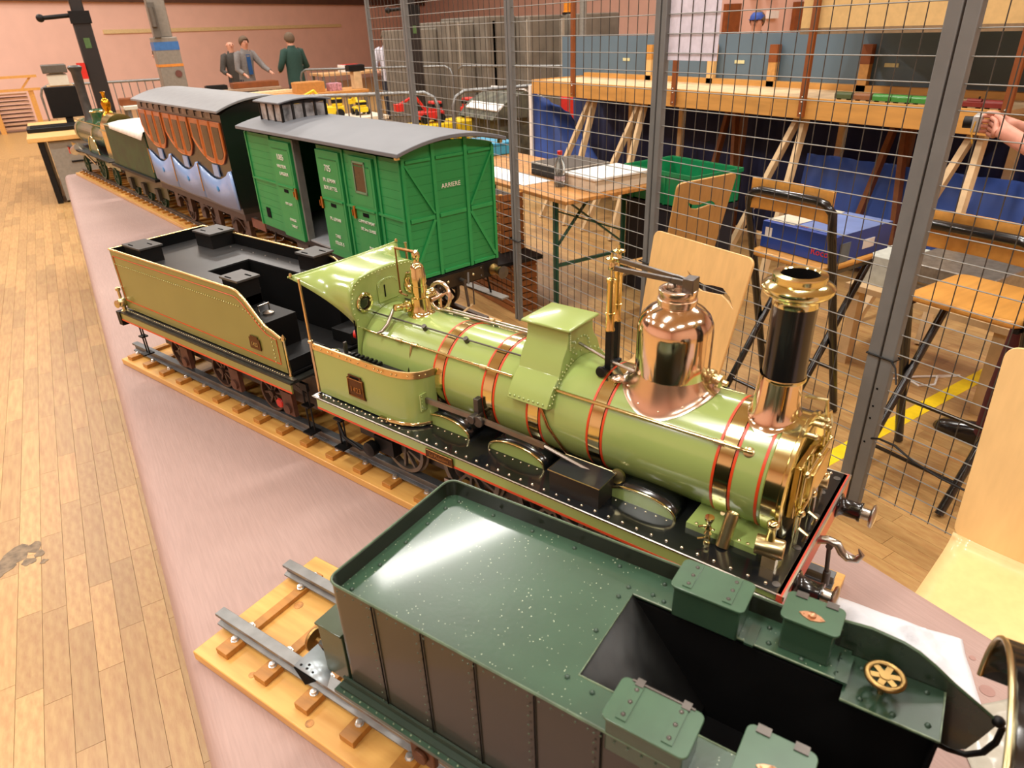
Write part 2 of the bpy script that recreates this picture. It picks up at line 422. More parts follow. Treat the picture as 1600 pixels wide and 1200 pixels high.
for j in range(61):
    y = lerp(-0.92, 6.86, j / 60)
    rows.append([(x + (0.006 * math.sin(y * 3.1 + z * 4) * (0.75 - z) * 2 if z < .7 else 0), y, z) for (x, z) in prof])
MB().grid(rows).build('table_cover', cloth_mat(), at=(0.5, 3, 0.12), label='pink crepe cover spread over the long display table', cat='tablecloth', solid=0.0006, ang=60)
# damp spots on the cover at the right edge
sp = MB()
for (x, y, r_) in ((0.985, 0.225, .011), (1.01, 0.195, .008), (0.995, 0.26, .006), (1.035, 0.2, .006), (1.03, .27, .005)):
    sp.lathe([(r_, 0), (r_, .0006)], (x, y, zt + .0004), n=14)
sp.build('damp_spots', mat('damp_spot', '#a07a70', 0.6), at=(1.0, .22, .75), label='dark damp spots on the pink cover beside the white cloth', cat='stains', kind='stuff')
# ================================================================ TRACKS
def track(name, label, fr, x0, x1, hw, gauge, zb, railh, pitch, cleats_far=True, first=0.06, railmat=galv, bsz=1.0):
    t = thing(name, label, 'model track', (x0, 0, 0), fr)
    MB().box(x0, x1, -hw, hw, 0.0005, zb).build('base_board', pine, t, bevel=0.002)
    g = gauge / 2; zc = zb + 0.010
    # rails: H section
    for s in (-1, 1):
        y = s * g; h = railh; t0 = zc
        poly = [(-.011, 0), (.011, 0), (.011, .003), (.003, .006), (.003, h - .008), (.0095, h - .006), (.0095, h), (-.0095, h), (-.0095, h - .006), (-.003, h - .008), (-.003, .006), (-.011, .003)]
        MB().prism([(y + a, t0 + b_) for a, b_ in poly], x0 + (-0.004 if s < 0 else 0.0), x1 - 0.01, 'x').build('rail', railmat, t, bevel=0.0006)
    n = int((x1 - x0 - first) / pitch) + 1
    sl = MB().box(x0 + first - .009, x0 + first + .009, -g - .026 * bsz, g + .026 * bsz, zb, zc).build('sleeper', pined, t, bevel=0.001)
    MBn = MB().box(x0 + first - .0125 * bsz, x0 + first + .0125 * bsz, -g - .040 * bsz, -g - .008, zb, zc + 0.0025).build('cleat', pined, t, bevel=0.001)
    def bolt(y):
        return MB().lathe([(.0062 * bsz, 0), (.0062 * bsz, .0012), (.0046 * bsz, .0014), (.0046 * bsz, .0062), (.002, .007)], (x0 + first, y, zc + .0025), n=8).build('bolt', boltm, t)
    bn = bolt(-g - .017); bf = bolt(g + .017); bi = bolt(-g + .017); bj = bolt(g - .017)
    for k in range(1, n):
        d = (k * pitch, 0, 0)
        clone(sl, t, d); clone(MBn, t, d); clone(bn, t, d); clone(bf, t, d); clone(bi, t, d); clone(bj, t, d)
    return t
aM = R(20)
M = Frame((-.043 + .166 * math.cos(aM), 2.433 + .166 * math.sin(aM)), 20)
G = Frame((-.056 + .139 * math.cos(R(24)), 1.004 + .139 * math.sin(R(24))), 24)
F = Frame((.18, 6.8), 9.4)
track('track_panel', 'pine board with grey rails under the lime green engine and tender', M, 0.0, 2.185, .16, .205, .02, .028, .1025, first=0.038, bsz=1.15, railmat=mat('dark_zinc_rail', '#6f7274', 0.45, 0.6, var=.12))
track('track_panel', 'knotty pine board with galvanised rails under the dark green tender', G, 0.0, 1.41, .139, .145, .02, .026, .0995, first=0.055, bsz=1.15)
track('track_panel', 'long pine board with rails under the far train of loco, coach and green van', F, -0.02, 4.95, .165, .205, .02, .018, .1, railmat=mat('brown_rail', '#6a5a4c', 0.5, 0.5, var=.15))
# knots of the near board
kb = MB()
for (x, y, r_) in ((0.13, -.115, .006), (0.075, .03, .009), (.115, -.055, .007), (.28, -.125, .007), (.06, -.095, .004)):
    kb.lathe([(r_, 0), (r_, .0004)], (x, y, .0202), n=12)
kb.build('wood_knots', mat('knot_wood', '#c58a48', 0.5, var=.3, scale=120), bpy.data.objects['track_panel.001'], kind='stuff')

def wheelset(parent, x, r, fr_gauge, zrail, m, spokes=8, hubm=None, near=True, w=.016):
    for s in (-1, 1):
        y = s * fr_gauge / 2
        zc = zrail + r
        b = MB()
        # rim with flange
        n = 28
        ro = [(r + .004, -s * -.0), (r + .004, .003), (r, .004), (r, w), (r * .84, w), (r * .84, 0.001)]
        vs = b.ring; 
        prof_ = [(r + .005, 0), (r + .005, .003), (r, .0045), (r, w), (r * .86, w), (r * .86, 0.0), (r + .005, 0)]
        b.lathe(prof_, (x, y + (s * -.008), zc), (0, s, 0), n, cap=False)
        b.lathe([(r * .2, -.001), (r * .2, w + .003), (r * .1, w + .005)], (x, y + (s * -.008), zc), (0, s, 0), 12)
        for k in range(spokes):
            a = 2 * PI * k / spokes + .2
            c = Vector((x, y + s * (w / 2 - .008), zc)); d = Vector((math.cos(a), 0, math.sin(a)))
            b.bar(c + d * r * .15, c + d * r * .88, .006, r * .13, (0, 1, 0))
        b.build('wheel', m, parent)
    MB().cyl((x, -fr_gauge / 2, zrail + r), (x, fr_gauge / 2, zrail + r), .006).build('axle', steeld, parent)

# ================================================================ LIME GREEN TENDER (frame M)
RT = .0585   # rail top
T = thing('model_tender', 'lime green model tender with black coal space on the middle track', 'model tender', (.58, 0, RT), M)
ty = .150; tz0 = .231; tz1 = .415
def side_outline():
    pts = [(.155, tz0), (.965, tz0), (.965, .322)]
    # brass swept edge down from the top towards the cab
    for k in range(9):
        t = k / 8; s_ = t * t * (3 - 2 * t)
        pts.append((lerp(.935, .80, t), lerp(.333, tz1, s_)))
    pts.append((.155, tz1)); return pts
so = side_outline()
for s in (-1, 1):
    MB().prism(so, s * ty - (.002 if s > 0 else 0), s * ty + (.002 if s < 0 else 0), 'y').build('side_sheet', limed, T)
    e = MB(); edge = [(p[0], s * ty, p[1]) for p in so[2:]]
    e.tube([(.155, s * ty, tz1)] + list(reversed(edge[:-1])), .0035, 8).build('edge_beading', mat('cream_brass_edge', '#e8cf94', .25, .8), T)
    # red lining
    y = s * (ty + .0009)
    l2 = [(p[0] - .0, p[1]) for p in so]
    ins = [(.168, tz0 + .028), (.945, tz0 + .02), (.945, .315)]
    for k in range(9):
        t = k / 8; s_ = t * t * (3 - 2 * t)
        ins.append((lerp(.925, .795, t), lerp(.318, tz1 - .019, s_)))
    ins += [(.168, tz1 - .019)]
    MB().tube([(a, y, z) for a, z in ins], .0011, 4, closed=True).build('red_lining', redp, T)
    pts = [(.17 + .0105 * k, y, .372) for k in range(62)]
    q = [(lerp(.83, .905, k / 8), y, lerp(.368, .33, (k / 8) ** 1.4)) for k in range(9)] + [(.925, y, .315 - .0105 * k) for k in range(7)]
    rivets(pts + q, .0022, (0, s, 0), 'side_rivets', mat('rivet_lime', '#b9b56c', .25, coat=.5), T, h=.0020)
    MB().prism([(a * 1.0, z) for a, z in so], s * (ty - .0035), s * (ty - .0025), 'y').build('inner_lining', blackd, T)
    MB().box(.14, 1.0, min(s * ty, s * (ty + .012)), max(s * ty, s * (ty + .012)), .224, .2265).build('angle_bar', steeld, T)
    rivets([(.165 + .0093 * k, s * (ty + .006), .2265) for k in range(86)], .0019, (0, 0, 1), 'angle_rivets', brassd if s < 0 else steeld, T)
MB().box(.155, .159, -ty, ty, tz0, tz1).build('rear_sheet', limed, T)
MB().box(.160, .161, -ty + .004, ty - .004, tz0, tz1).build('rear_lining', blackd, T)
MB().tube([(.157, -ty, tz1), (.157, ty, tz1)], .003, 8).build('rear_beading', MC['cream_brass_edge'], T)
# black tank top with a U-shaped coal opening
zt_ = .382
b = MB(); b.box(.159, .513, -.148, .148, zt_ - .004, zt_); b.box(.513, .765, .075, .148, zt_ - .004, zt_); b.box(.513, .765, -.148, -.055, zt_ - .004, zt_)
b.build('tank_top', mat('black_deck', '#3a3a3a', .32, .3, var=.15, scale=10), T)
b = MB(); b.box(.511, .514, -.055, .075, .235, zt_ - .004); b.box(.514, .90, .075, .078, .235, zt_ - .004); b.box(.514, .765, -.058, -.055, .235, zt_ - .004)
b.box(.765, .90, .078, .148, .235, .31); b.build('coal_space', blackd, T)
MB().box(.50, .98, -.147, .147, .2285, .234).build('coal_floor', blackm, T)
b = MB(); b.box(.765, .90, -.148, -.055, .235, .345); b.build('side_locker', blackm, T, bevel=.001)
hh = MB(); hh.tube([(.835, -.115, .345), (.835, -.115, .365), (.835, -.085, .365), (.835, -.085, .345)], .0022, 6); hh.lathe([(.014, 0), (.014, .004), (.006, .008)], (.852, -.1, .345), n=14)
hh.build('filler_handle', steel, T)
b = MB(); b.box(.90, .975, .04, .148, .235, .268); b.box(.90, .975, -.148, -.04, .235, .268); b.build('front_step_box', blackm, T, bevel=.001, each=True)
MB().box(.985, 1.075, -.10, .10, .206, .212).build('fall_plate', mat('worn_plate', '#4a4d50', .35, .6), T)
for s in (-1, 1):
    MB().lathe([(.0045, 0), (.0045, .006), (.0028, .008), (.0028, .092), (.0055, .096), (.0055, .1), (.003, .106), (.001, .11)], (.975, s * ty, .225), n=12).build('hand_pillar', brass, T)
# four black lids
for (x, y, l, wd) in ((.248, -.093, .105, .07), (.285, .112, .10, .085), (.765, -.105, .08, .065), (.76, .128, .08, .07)):
    b = MB().box(x - l / 2 + .005, x + l / 2 - .005, y - wd / 2 + .004, y + wd / 2 - .004, zt_, .424)
    o = b.build('tank_box', blackm, T)
    b = MB().box(x - l / 2, x + l / 2, y - wd / 2, y + wd / 2, .424, .43)
    lid = b.build('lid', mat('grey_black_lid', '#4c4b49', .4, .2), o, bevel=.001)
    b = MB(); [b.box(x - l * .25 + dx, x - l * .25 + dx + .025, y - .02 + dy, y - .017 + dy, .43, .4315) for dx, dy in ((0, -.008), (l * .35, .03))]
    b.build('hinge', blackd, o)
rivets([(.2 + .05 * k, -.12 + .012 * math.sin(k), zt_) for k in range(6)] + [(.35 + .06 * k, .12, zt_) for k in range(6)], .003, (0, 0, 1), 'deck_bolts', steeld, T)
# frame: running plate, valances, beams
MB().box(.145, 1.0, -.172, .172, .218, .223).build('running_plate', mat('dark_plate', '#34352f', .38, .4, var=.2), T)
for s in (-1, 1):
    MB().box(.145, 1.0, min(s * .168, s * .172), max(s * .168, s * .172), .195, .218).build('valance', limed, T)
    b = MB(); b.box(.145, 1.0, min(s * .172, s * .1728), max(s * .172, s * .1728), .1955, .2); b.build('red_lining', redp, T)
    MB().box(.2, .98, min(s * .085, s * .088), max(s * .085, s * .088), .10, .215).build('frame_plate', steeld, T)
    for x in (.40, .66, .90):
        b = MB().box(x - .022, x + .022, min(s * .118, s * .13), max(s * .118, s * .13), .085, .15); b.cyl((x, s * .13, .105), (x, s * .137, .105), .014, n=12)
        b.build('axlebox', mat('rusty_casting', '#6d4a3c', .6, .3, var=.2), T)
        b = MB(); [b.tube([(x - .09 + .01 * i, s * .124, .155 + .018 - .0007 * (i - 9) ** 2 * .3 + k * .004) for i in range(19)], .0016, 4) for k in range(4)]
        b.build('leaf_spring', steeld, T)
MB().box(.125, .147, -.175, .175, .178, .222).build('rear_beam', blackm, T)
for x in (.33, .56, .80): wheelset(T, x, .05, .205, RT, mat('brown_wheel', '#594338', .5, .3, var=.2), 8)
b = MB(); b.lathe([(.012, -.004), (.014, 0), (.012, .004)], (.845, -.118, .098), (0, -1, 0), 14); b.build('axle_end', redb, T, label='red axle end cap')
# guard steps hanging at the rear, steps at the front
def hang_step(par, x, y, z1, z0, w_, nm='footstep'):
    b = MB()
    for dx in (-w_ / 2, w_ / 2): b.cyl((x + dx, y, z0), (x + dx, y, z1), .0022, n=6)
    b.cbox((x, y, (z0 * .45 + z1 * .55)), (w_ + .008, .02, .004)); b.cbox((x, y - .003, z0), (w_ + .012, .032, .004)); b.cbox((x, y, z1 - .008), (w_ + .008, .008, .02))
    return b.build(nm, blackm, par)
hang_step(T, .165, -.135, .18, .075, .016)
hang_step(T, .165, .135, .18, .075, .016)
hang_step(T, .985, -.128, .20, .066, .020)
# brass lamp on the rear corner
b = MB(); b.sphere((.150, -.158, .250), .0150, 14, 10); b.lathe([(.0075, 0), (.011, .003), (.012, .006), (.004, .008)], (.152, -.170, .249), (.25, -.9, .1), 16)
b.lathe([(.011, 0), (.011, .003), (.006, .006), (.006, .016)], (.153, -.158, .223), n=12); b.lathe([(.0042, 0), (.0042, .024), (.0072, .026), (.0072, .034), (.003, .037)], (.148, -.158, .262), n=10)
b.build('brass_lamp', brassd, T)
b = MB(); b.box(.828, .872, -.1535, -.1515, .268, .297); b.box(.835, .865, -.1535, -.1515, .297, .303); o = b.build('number_plate', mat('bronze_plate', '#5d3b1c', .4, .7), T)
text('plate_number', '1423', .014, brassd, T, (.850, -.1542, .281), (1, 0, 0), (0, 0, 1))
MB().cyl((.09, -.11, .2), (.125, -.11, .2), .012, n=14).build('buffer', steeld, T); MB().cyl((.09, .11, .2), (.125, .11, .2), .012, n=14).build('buffer', steeld, T)
# ================================================================ LIME GREEN ENGINE (frame M)
E_ = thing('model_locomotive', 'lime green model steam locomotive with copper dome and black chimney', 'model locomotive', (1.62, 0, RT), M)
ZB = .311; RB = .098; X0 = 1.19; X1 = 2.085
def on_boiler(x, th, r=RB):   # th from near horizontal, up over the top
    return (x, -r * math.cos(th), ZB + r * math.sin(th))
MB().lathe([(RB, 0), (RB, X1 - X0)], (X0, 0, ZB), (1, 0, 0), 72).build('boiler', lime, E_)
def arc_band(x0, x1, r0, m, name, par=E_, n=72, h=.0016):
    return MB().lathe([(RB, 0), (r0, 0), (r0, x1 - x0), (RB, x1 - x0)], (x0, 0, ZB), (1, 0, 0), n, cap=False).build(name, m, par)
for x in (1.420, 1.549, 1.657, 1.787, 2.015):
    bd = arc_band(x - .011, x + .011, RB + .0017, brass, 'boiler_band')
    for s in (-1, 1):
        arc_band(x + s * .0143 - .0021, x + s * .0143 + .0021, RB + .0008, redp, 'red_lining', bd)
        arc_band(x + s * .0117 - .0007, x + s * .0117 + .0007, RB + .0006, blackd, 'black_lining', bd)
    MB().cyl(on_boiler(x, R(-48), RB + .003), on_boiler(x, R(-60), RB + .003), .004, n=8).build('band_bolt', brassd, bd)
rb = arc_band(2.069, 2.0735, RB + .0009, redp, 'smokebox_lining')
# brass smokebox ring and front
MB().lathe([(RB + .0005, 0), (RB + .003, .002), (RB + .003, .024), (RB + .0065, .026), (RB + .0065, .031), (RB + .001, .033), (RB - .012, .033), (RB - .016, .029), (.02, .029), (.0, .029)], (2.078, 0, ZB), (1, 0, 0), 72).build('smokebox_ring', brass, E_)
fx = 2.107
fd = MB().box(fx, fx + .012, -.055, .055, ZB - .05, ZB + .045).build('smokebox_door', mat('yellow_brass', '#efd68c', .22, 1.0, var=.06), E_, bevel=.003)
b = MB(); b.box(fx + .012, fx + .028, -.045, .045, ZB - .012, ZB + .035); b.build('door_box', MC['yellow_brass'], fd, bevel=.003)
for y in (-.05, -.03, .03, .05):
    b = MB(); b.cyl((fx + .016, y, ZB - .095), (fx + .016, y, ZB + .06), .003, n=8); b.lathe([(.006, 0), (.006, .006)], (fx + .016, y, ZB - .03), (0, 0, 1), 10); b.build('door_rod', brass, fd)
b = MB(); b.cyl((fx + .02, -.06, ZB - .028), (fx + .02, .06, ZB - .028), .0035); b.cyl((fx + .02, -.06, ZB + .04), (fx + .02, .06, ZB + .04), .003)
for y in (-.06, 0, .06): b.sphere((fx + .022, y, ZB - .028), .007); b.sphere((fx + .02, y, ZB + .042), .0055)
b.build('door_hinge', brass, fd, each=True)
b = MB(); [b.tube([(fx + .008, y0 + dy, ZB - .1), (fx + .03, y0 + dy, ZB - .092), (fx + .034, y0 + dy, ZB - .075), (fx + .02, y0 + dy, ZB - .068)], .003, 6) for y0 in (-.045,) for dy in (0, .05)]
b.build('door_clamp', brassd, fd, each=True)
rivets([(fx + .002, -(RB - .007) * math.cos(a * PI / 14), ZB + (RB - .007) * math.sin(a * PI / 14)) for a in range(28)], .0028, (1, 0, 0), 'ring_bolts', brassd, E_)
b = MB()
for (y, z) in ((-.03, .09), (.0, .095), (.035, .085), (.06, .06)): b.cyl((fx, y, ZB + z), (fx + .014, y, ZB + z), .0045, n=8); b.sphere((fx + .016, y, ZB + z), .005, 8, 6)
b.tube([(fx + .01, .02, ZB + .10), (fx + .014, .05, ZB + .095), (fx + .016, .065, ZB + .07), (fx + .016, .07, ZB + .03)], .003, 6)
b.tube([(fx - .02, .02, ZB + .125), (fx + .012, .02, ZB + .128), (fx + .016, .02, ZB + .10)], .003, 6)
b.build('pipe_fittings', brassd, E_)
b = MB(); b.tube([(fx + .018, .03, ZB + .04), (fx + .02, .03, ZB - .02), (fx + .022, .028, ZB - .09)], .0028, 6); b.lathe([(.006, 0), (.006, .008)], (fx + .018, .03, ZB - .02), (0, 0, 1), 10); b.build('lamp_rod', steel, E_)

# chimney
CH = MB().lathe([(.0315, .468), (.0305, .55), (.0312, .587)], (2.056, 0, 0), n=40).build('chimney_tube', black, E_)
b = MB(); b.lathe([(.0318, .585), (.0318, .592), (.035, .598), (.046, .603), (.0495, .609), (.0495, .6135), (.044, .618), (.037, .6205), (.0365, .6245), (.037, .628), (.0365, .6305), (.027, .6315), (.0258, .6300)], (2.056, 0, 0), n=48, cap=False)
b.build('chimney_cap', brass, E_)
MB().lathe([(.0258, .6295), (.0250, .60), (.0250, .58), (.0, .58)], (2.056, 0, 0), n=36, cap=False).build('chimney_hole', blackd, E_)
def saddle(cx, rx, ry, rc, zc, m, name, power=2.4, n=56, lift=.0015, rib=True):
    rows = []
    for j in range(15):
        t = j / 14; row = []
        for i in range(n):
            a = 2 * PI * i / n
            ex = lerp(rx * abs(math.cos(a)) ** 1.0, 0, 0)
            px = lerp(rx, rc, t) * math.cos(a); py = lerp(ry, rc, t) * math.sin(a)
            zb = ZB + math.sqrt(max(RB * RB - py * py, 1e-6)) + lift
            s_ = t ** power
            row.append((cx + px, py, lerp(zb, zc, s_)))
        rows.append(row)
    return MB().grid(rows, closed=True).build(name, m, E_, ang=60)
saddle(2.053, .040, .056, .0316, .474, copper, 'chimney_base', 3.0)
MB().lathe([(.0325, 0), (.0335, .003), (.0325, .006)], (2.056, 0, .468), n=40, cap=False).build('chimney_joint', brass, E_)
# dome
saddle(1.877, .082, .078, .0612, .432, copperm, 'dome_base', 2.6)
MB().lathe([(.0610, .430), (.0612, .432), (.0615, .435), (.0615, .505), (.060, .518), (.055, .530), (.046, .540), (.036, .546), (.0305, .549)], (1.877, 0, 0), n=64, cap=False).build('dome', copper, E_)
MB().lathe([(.0305, .547), (.0305, .553), (.0318, .554), (.0318, .559), (.0295, .560), (.0295, .564), (.0305, .565), (.0305, .574), (.028, .576), (.022, .576), (.020, .574), (.020, .560), (.0, .560)], (1.877, 0, 0), n=40, cap=False).build('dome_neck', copperm, E_)
rivets([(1.877 + .074 * math.cos(a), .070 * math.sin(a), ZB + math.sqrt(RB ** 2 - (.070 * math.sin(a)) ** 2) + .006) for a in [R(k) for k in range(10, 350, 30)]], .0028, (0, 0, 1), 'dome_rivets', copper, E_)
b = MB(); b.lathe([(.011, 0), (.013, .003), (.013, .010), (.009, .012), (.009, .018), (.012, .02), (.012, .026), (.005, .028), (.005, .036), (.0, .037)], (1.935, .012, .432), (1, -.1, -.15), 18); b.build('dome_valve', brassd, E_)
# spring balances and arms over the dome
for i, (x, y) in enumerate(((1.770, -.024), (1.758, .020))):
    b = MB(); b.box(x - .006, x + .006, y - .005, y + .005, .413, .487); o = b.build('balance_post', blackm, E_, bevel=.001)
    b = MB(); b.lathe([(.0085, .487), (.0085, .49), (.0070, .492), (.0070, .515), (.0088, .516), (.0088, .519), (.0072, .52), (.0072, .572), (.0085, .573), (.0085, .578), (.006, .58)], (x, y, 0), n=20); b.build('spring_balance', MC['yellow_brass'], E_)
    b = MB(); b.cyl((x, y, .578), (x, y, .622), .002, n=6); b.lathe([(.004, .594), (.0055, .596), (.0055, .602), (.004, .604), (.004, .608), (.0105, .611), (.0105, .6135), (.004, .6155)], (x, y, 0), n=18); b.build('balance_nut', brass, E_)
    b = MB(); b.bar((x - .006, y, .597), (1.868, -.010 + i * .016, .590), .006, .008); b.bar((1.868, -.010 + i * .016, .590), (1.90, -.004 + i * .006, .586), .006, .009); b.build('lever_arm', mat('arm_steel', '#6f6c69', .3, .9), E_, bevel=.001)
b = MB(); b.cbox((1.897, .000, .583), (.018, .024, .026)); b.build('lever_block', MC['arm_steel'], E_, bevel=.001)
b = MB(); b.sphere((1.868, -.006, .579), .008); b.cyl((1.868, -.006, .56), (1.868, -.006, .58), .004); b.build('valve_ball', steel, E_)
b = MB(); b.bar((1.765, -.035, .412), (1.765, .02, .414), .012, .006); b.lathe([(.009, 0), (.0105, .003), (.009, .007), (.004, .008)], (1.764, -.036, .412), (0, -1, 0), 16); b.build('balance_base', blackm, E_)
MB().tube([(1.70, -.01, .440), (1.77, -.022, .428), (1.83, -.030, .424)], .003, 8).build('steam_rod', steel, E_)
b = MB(); b.sphere((1.833, -.032, .424), .0075); b.sphere((1.8, -.045, .412), .012, sc=(1, 1, .5)); b.build('rod_ball', copperm, E_)

# sandbox saddle over the boiler
def saddle_profile(top):
    pts = []
    for k in range(9):
        a = lerp(R(18), R(50), k / 8); pts.append((-(RB + .018 - .006 * k / 8) * math.cos(a), ZB + (RB + .018 - .006 * k / 8) * math.sin(a)))
    pts += [(-.058, .425), (-.046, .440), (-.041, .452), (-.041, top)]
    full = pts + [(-p[0], p[1]) for p in reversed(pts)]
    return full
pf = saddle_profile(.474)
inner = [(RB * math.cos(lerp(R(18), PI - R(18), k / 16)), ZB + RB * math.sin(lerp(R(18), PI - R(18), k / 16))) for k in range(17)]
b = MB()
poly = pf + [(p[0], p[1]) for p in inner]
nq = len(pf)
V = [(1.607, p[0], p[1]) for p in poly] + [(1.697, p[0], p[1]) for p in poly]
sb = MB().prism(poly, 1.607, 1.697, 'x').build('sandbox', lime, E_, bevel=.0012, ang=30)
b = MB(); b.add([(1.599, -.050, .474), (1.705, -.050, .474), (1.705, .050, .474), (1.599, .050, .474), (1.599, -.050, .479), (1.705, -.050, .479), (1.705, .050, .479), (1.599, .050, .479), (1.652, 0, .490)],
          [(0, 3, 2, 1), (0, 1, 5, 4), (1, 2, 6, 5), (2, 3, 7, 6), (3, 0, 4, 7), (4, 5, 8), (5, 6, 8), (6, 7, 8), (7, 4, 8)])
b.build('sandbox_lid', lime, sb, bevel=.002)
pts = []
for k in range(17):
    a = lerp(R(22), R(158), k / 16); pts.append((1.6975, -(RB + .012) * math.cos(a), ZB + (RB + .012) * math.sin(a)))
for k in range(13):
    a = lerp(R(24), R(75), k / 12); q = RB + .005; pts.append((1.6975, -q * math.cos(a), ZB + q * math.sin(a)))
for k in range(9): pts.append((1.6975, -.036 + .0, .435 + .004 * k))
for k in range(9):
    a = PI * k / 8; pts.append((1.6975, .027 * math.cos(a), .405 + .042 + .0 + .022 * math.sin(a) - .02))
rivets(pts, .0023, (1, 0, 0), 'sandbox_rivets', mat('rivet_light_lime', '#bcc983', .25, coat=.5), sb, h=.0022)
rivets([(1.613 + .0105 * k, -(RB + .0175) * math.cos(R(21)), ZB + (RB + .0175) * math.sin(R(21)) + .001) for k in range(8)], .0026, (0, -1, .3), 'edge_rivets', lime, sb)
MB().tube([on_boiler(1.675, R(17), RB + .005), on_boiler(1.693, R(-2), RB + .004), on_boiler(1.718, R(-28), RB + .004), on_boiler(1.722, R(-40), RB + .004)], .0028, 8).build('sand_pipe', mat('copper_pipe', '#c98f5f', .25, 1.0), E_)

# handrails and rods along the boiler
for s in (-1, 1):
    def hb(x, th=38, r=.104): a = R(th); return (x, s * r * math.cos(a), ZB + r * math.sin(a))
    o = MB().tube([hb(1.185), hb(1.60)], .0028, 8).build('handrail', brass, E_)
    MB().tube([hb(1.697), hb(2.03), hb(2.045, 38, .104), hb(2.05, 38, .099)], .0032, 8).build('handrail', brass, E_)
    for x in (1.30, 1.345, 1.53, 2.0):
        b = MB(); b.lathe([(.0045, -.008), (.0045, .008)], hb(x), (1, 0, 0), 10); b.cyl(hb(x), hb(x, 38, RB - .002), .0035, n=8); b.build('handrail_knob', brassd, o)
    MB().tube([hb(1.185, 62, .105), hb(1.60, 62, .105)], .0018, 6).build('thin_rod', steeld, E_)
    for x in (1.345, 1.46): MB().cyl(hb(x, 62, .109), hb(x, 62, RB), .0055, n=10).build('rod_nut', steeld, E_)
    MB().lathe([(.0085, 0), (.0085, .002), (.005, .004)], hb(2.045, 38, RB - .001), (0, s * math.cos(R(38)), math.sin(R(38))), 16).build('rail_socket', brassd, E_)
for yy, zz in ((.028, .413), (.042, .411)):
    MB().tube([(1.325, yy, zz), (1.61, yy, zz - .001)], .0026, 8).build('top_rod', steel, E_)
b = MB(); [b.lathe([(.005, -.004), (.005, .004)], (x, .035, .414), (1, 0, 0), 8) for x in (1.34, 1.46, 1.56)]; b.build('rod_clips', brassd, E_)

# safety valve column
vx = 1.289
b = MB(); b.lathe([(.030, .403), (.030, .408), (.025, .411), (.0225, .418), (.0205, .432), (.0200, .444), (.0150, .446), (.0150, .456), (.0172, .457), (.0172, .470), (.0158, .4705), (.0158, .476), (.0172, .4765), (.0172, .494), (.0160, .497), (.0155, .506), (.0130, .514), (.0090, .518), (.0065, .521), (.0065, .529), (.0085, .531), (.0085, .540), (.0050, .545)], (vx, 0, 0), n=36)
vo = b.build('safety_valve', brass, E_)
b = MB(); b.tube([(vx + .004, 0, .541), (vx - .01, -.004, .544), (vx - .048, -.012, .547)], [.004, .0035, .003], 8); b.build('valve_lever', mat('bronze_arm', '#a07a50', .3, 1.0), vo)
b = MB(); b.tube([(vx - .047, -.012, .548), (vx - .046, -.012, .447)], .0018, 6); b.tube([(vx - .046, -.012, .447), (vx - .025, -.012, .445)], .002, 6); b.sphere((vx - .046, -.012, .450), .004); b.build('valve_rod', MC['bronze_arm'], vo)
b = MB(); b.lathe([(.010, 0), (.013, .003), (.013, .012), (.008, .014), (.008, .02)], (vx - .014, -.018, .426), (-.35, -1, .1), 16); b.lathe([(.006, 0), (.008, .004), (.008, .018), (.004, .02)], (vx - .022, -.034, .427), (-.3, -1, .1), 12); b.build('side_union', brass, vo)
b = MB(); b.lathe([(.010, 0), (.011, .02), (.008, .024)], (vx, .018, .442), (.1, 1, .1), 16); b.build('far_union', brass, vo)
b = MB(); pts = [(vx + .006, .052 + .0 * k, .0) for k in range(1)]
b.tube([(vx + .012 + .030 * math.cos(a), .048 + .006 * math.sin(a), .432 + .030 * math.sin(a)) for a in [2 * PI * k / 24 for k in range(24)]], .0045, 8, closed=True)
for k in range(3):
    a = 2 * PI * k / 3 + .5; b.bar((vx + .012, .048, .432), (vx + .012 + .03 * math.cos(a), .048, .432 + .03 * math.sin(a)), .006, .005)
b.cyl((vx + .012, .02, .432), (vx + .012, .055, .432), .005); b.build('valve_wheel', copperm, vo)
b = MB(); b.tube([(vx - .018, .0, .455), (vx - .032, 0, .462), (vx - .036, 0, .477), (vx - .03, 0, .490), (vx - .018, 0, .494)], .0055, 10); b.build('bypass_pipe', brass, vo)
b = MB(); b.tube([(vx - .03, -.030, .425), (vx - .038, -.046, .421), (vx - .036, -.058, .409), (vx - .036, -.068, .396), (vx - .04, -.082, .384), (vx - .048, -.090, .380)], [.003, .004, .0042, .0042, .0038, .0032], 10); b.build('steam_pipe', steel, E_)
MB().tube([on_boiler(1.335, R(36), RB + .003), on_boiler(1.335, R(-5), RB + .003), on_boiler(1.335, R(-40), RB + .003)], .003, 8).build('drain_pipe', brassd, E_)

# cab: front plate, flared roof, side sheets
px = 1.185
ph = [(-.098, .385), (-.098, .40), (-.105, .415), (-.107, .44), (-.103, .462), (-.092, .479), (-.075, .488), (-.04, .4925), (0, .494), (.04, .4925), (.075, .488), (.092, .479), (.103, .462), (.107, .44), (.105, .415), (.098, .40), (.098, .385)]
low = [(.100, .36), (.104, .33), (.106, .30), (.106, .224), (-.106, .224), (-.106, .30), (-.104, .33), (-.100, .36)]
cp = MB().prism(ph + low, px, px + .003, 'x').build('cab_front', lime, E_)
n_ = len(ph); rows = []
for j in range(13):
    t = j / 12; row = []
    for i, (y, z) in enumerate(ph):
        u_ = i / (n_ - 1) * 2 - 1
        yr = u_ * .160; zr = .4925 + .004 * (1 - abs(u_)) 
        s_ = t ** 1.55
        xx = lerp(px + .002, 1.058 + .018 * (1 - abs(u_)) ** .7, t)
        row.append((xx, lerp(y, yr, s_), lerp(z, zr, t ** .95 if z < .47 else t)))
    rows.append(row)
cr = MB().grid(rows).build('cab_roof', lime, E_, solid=.002, ang=60)
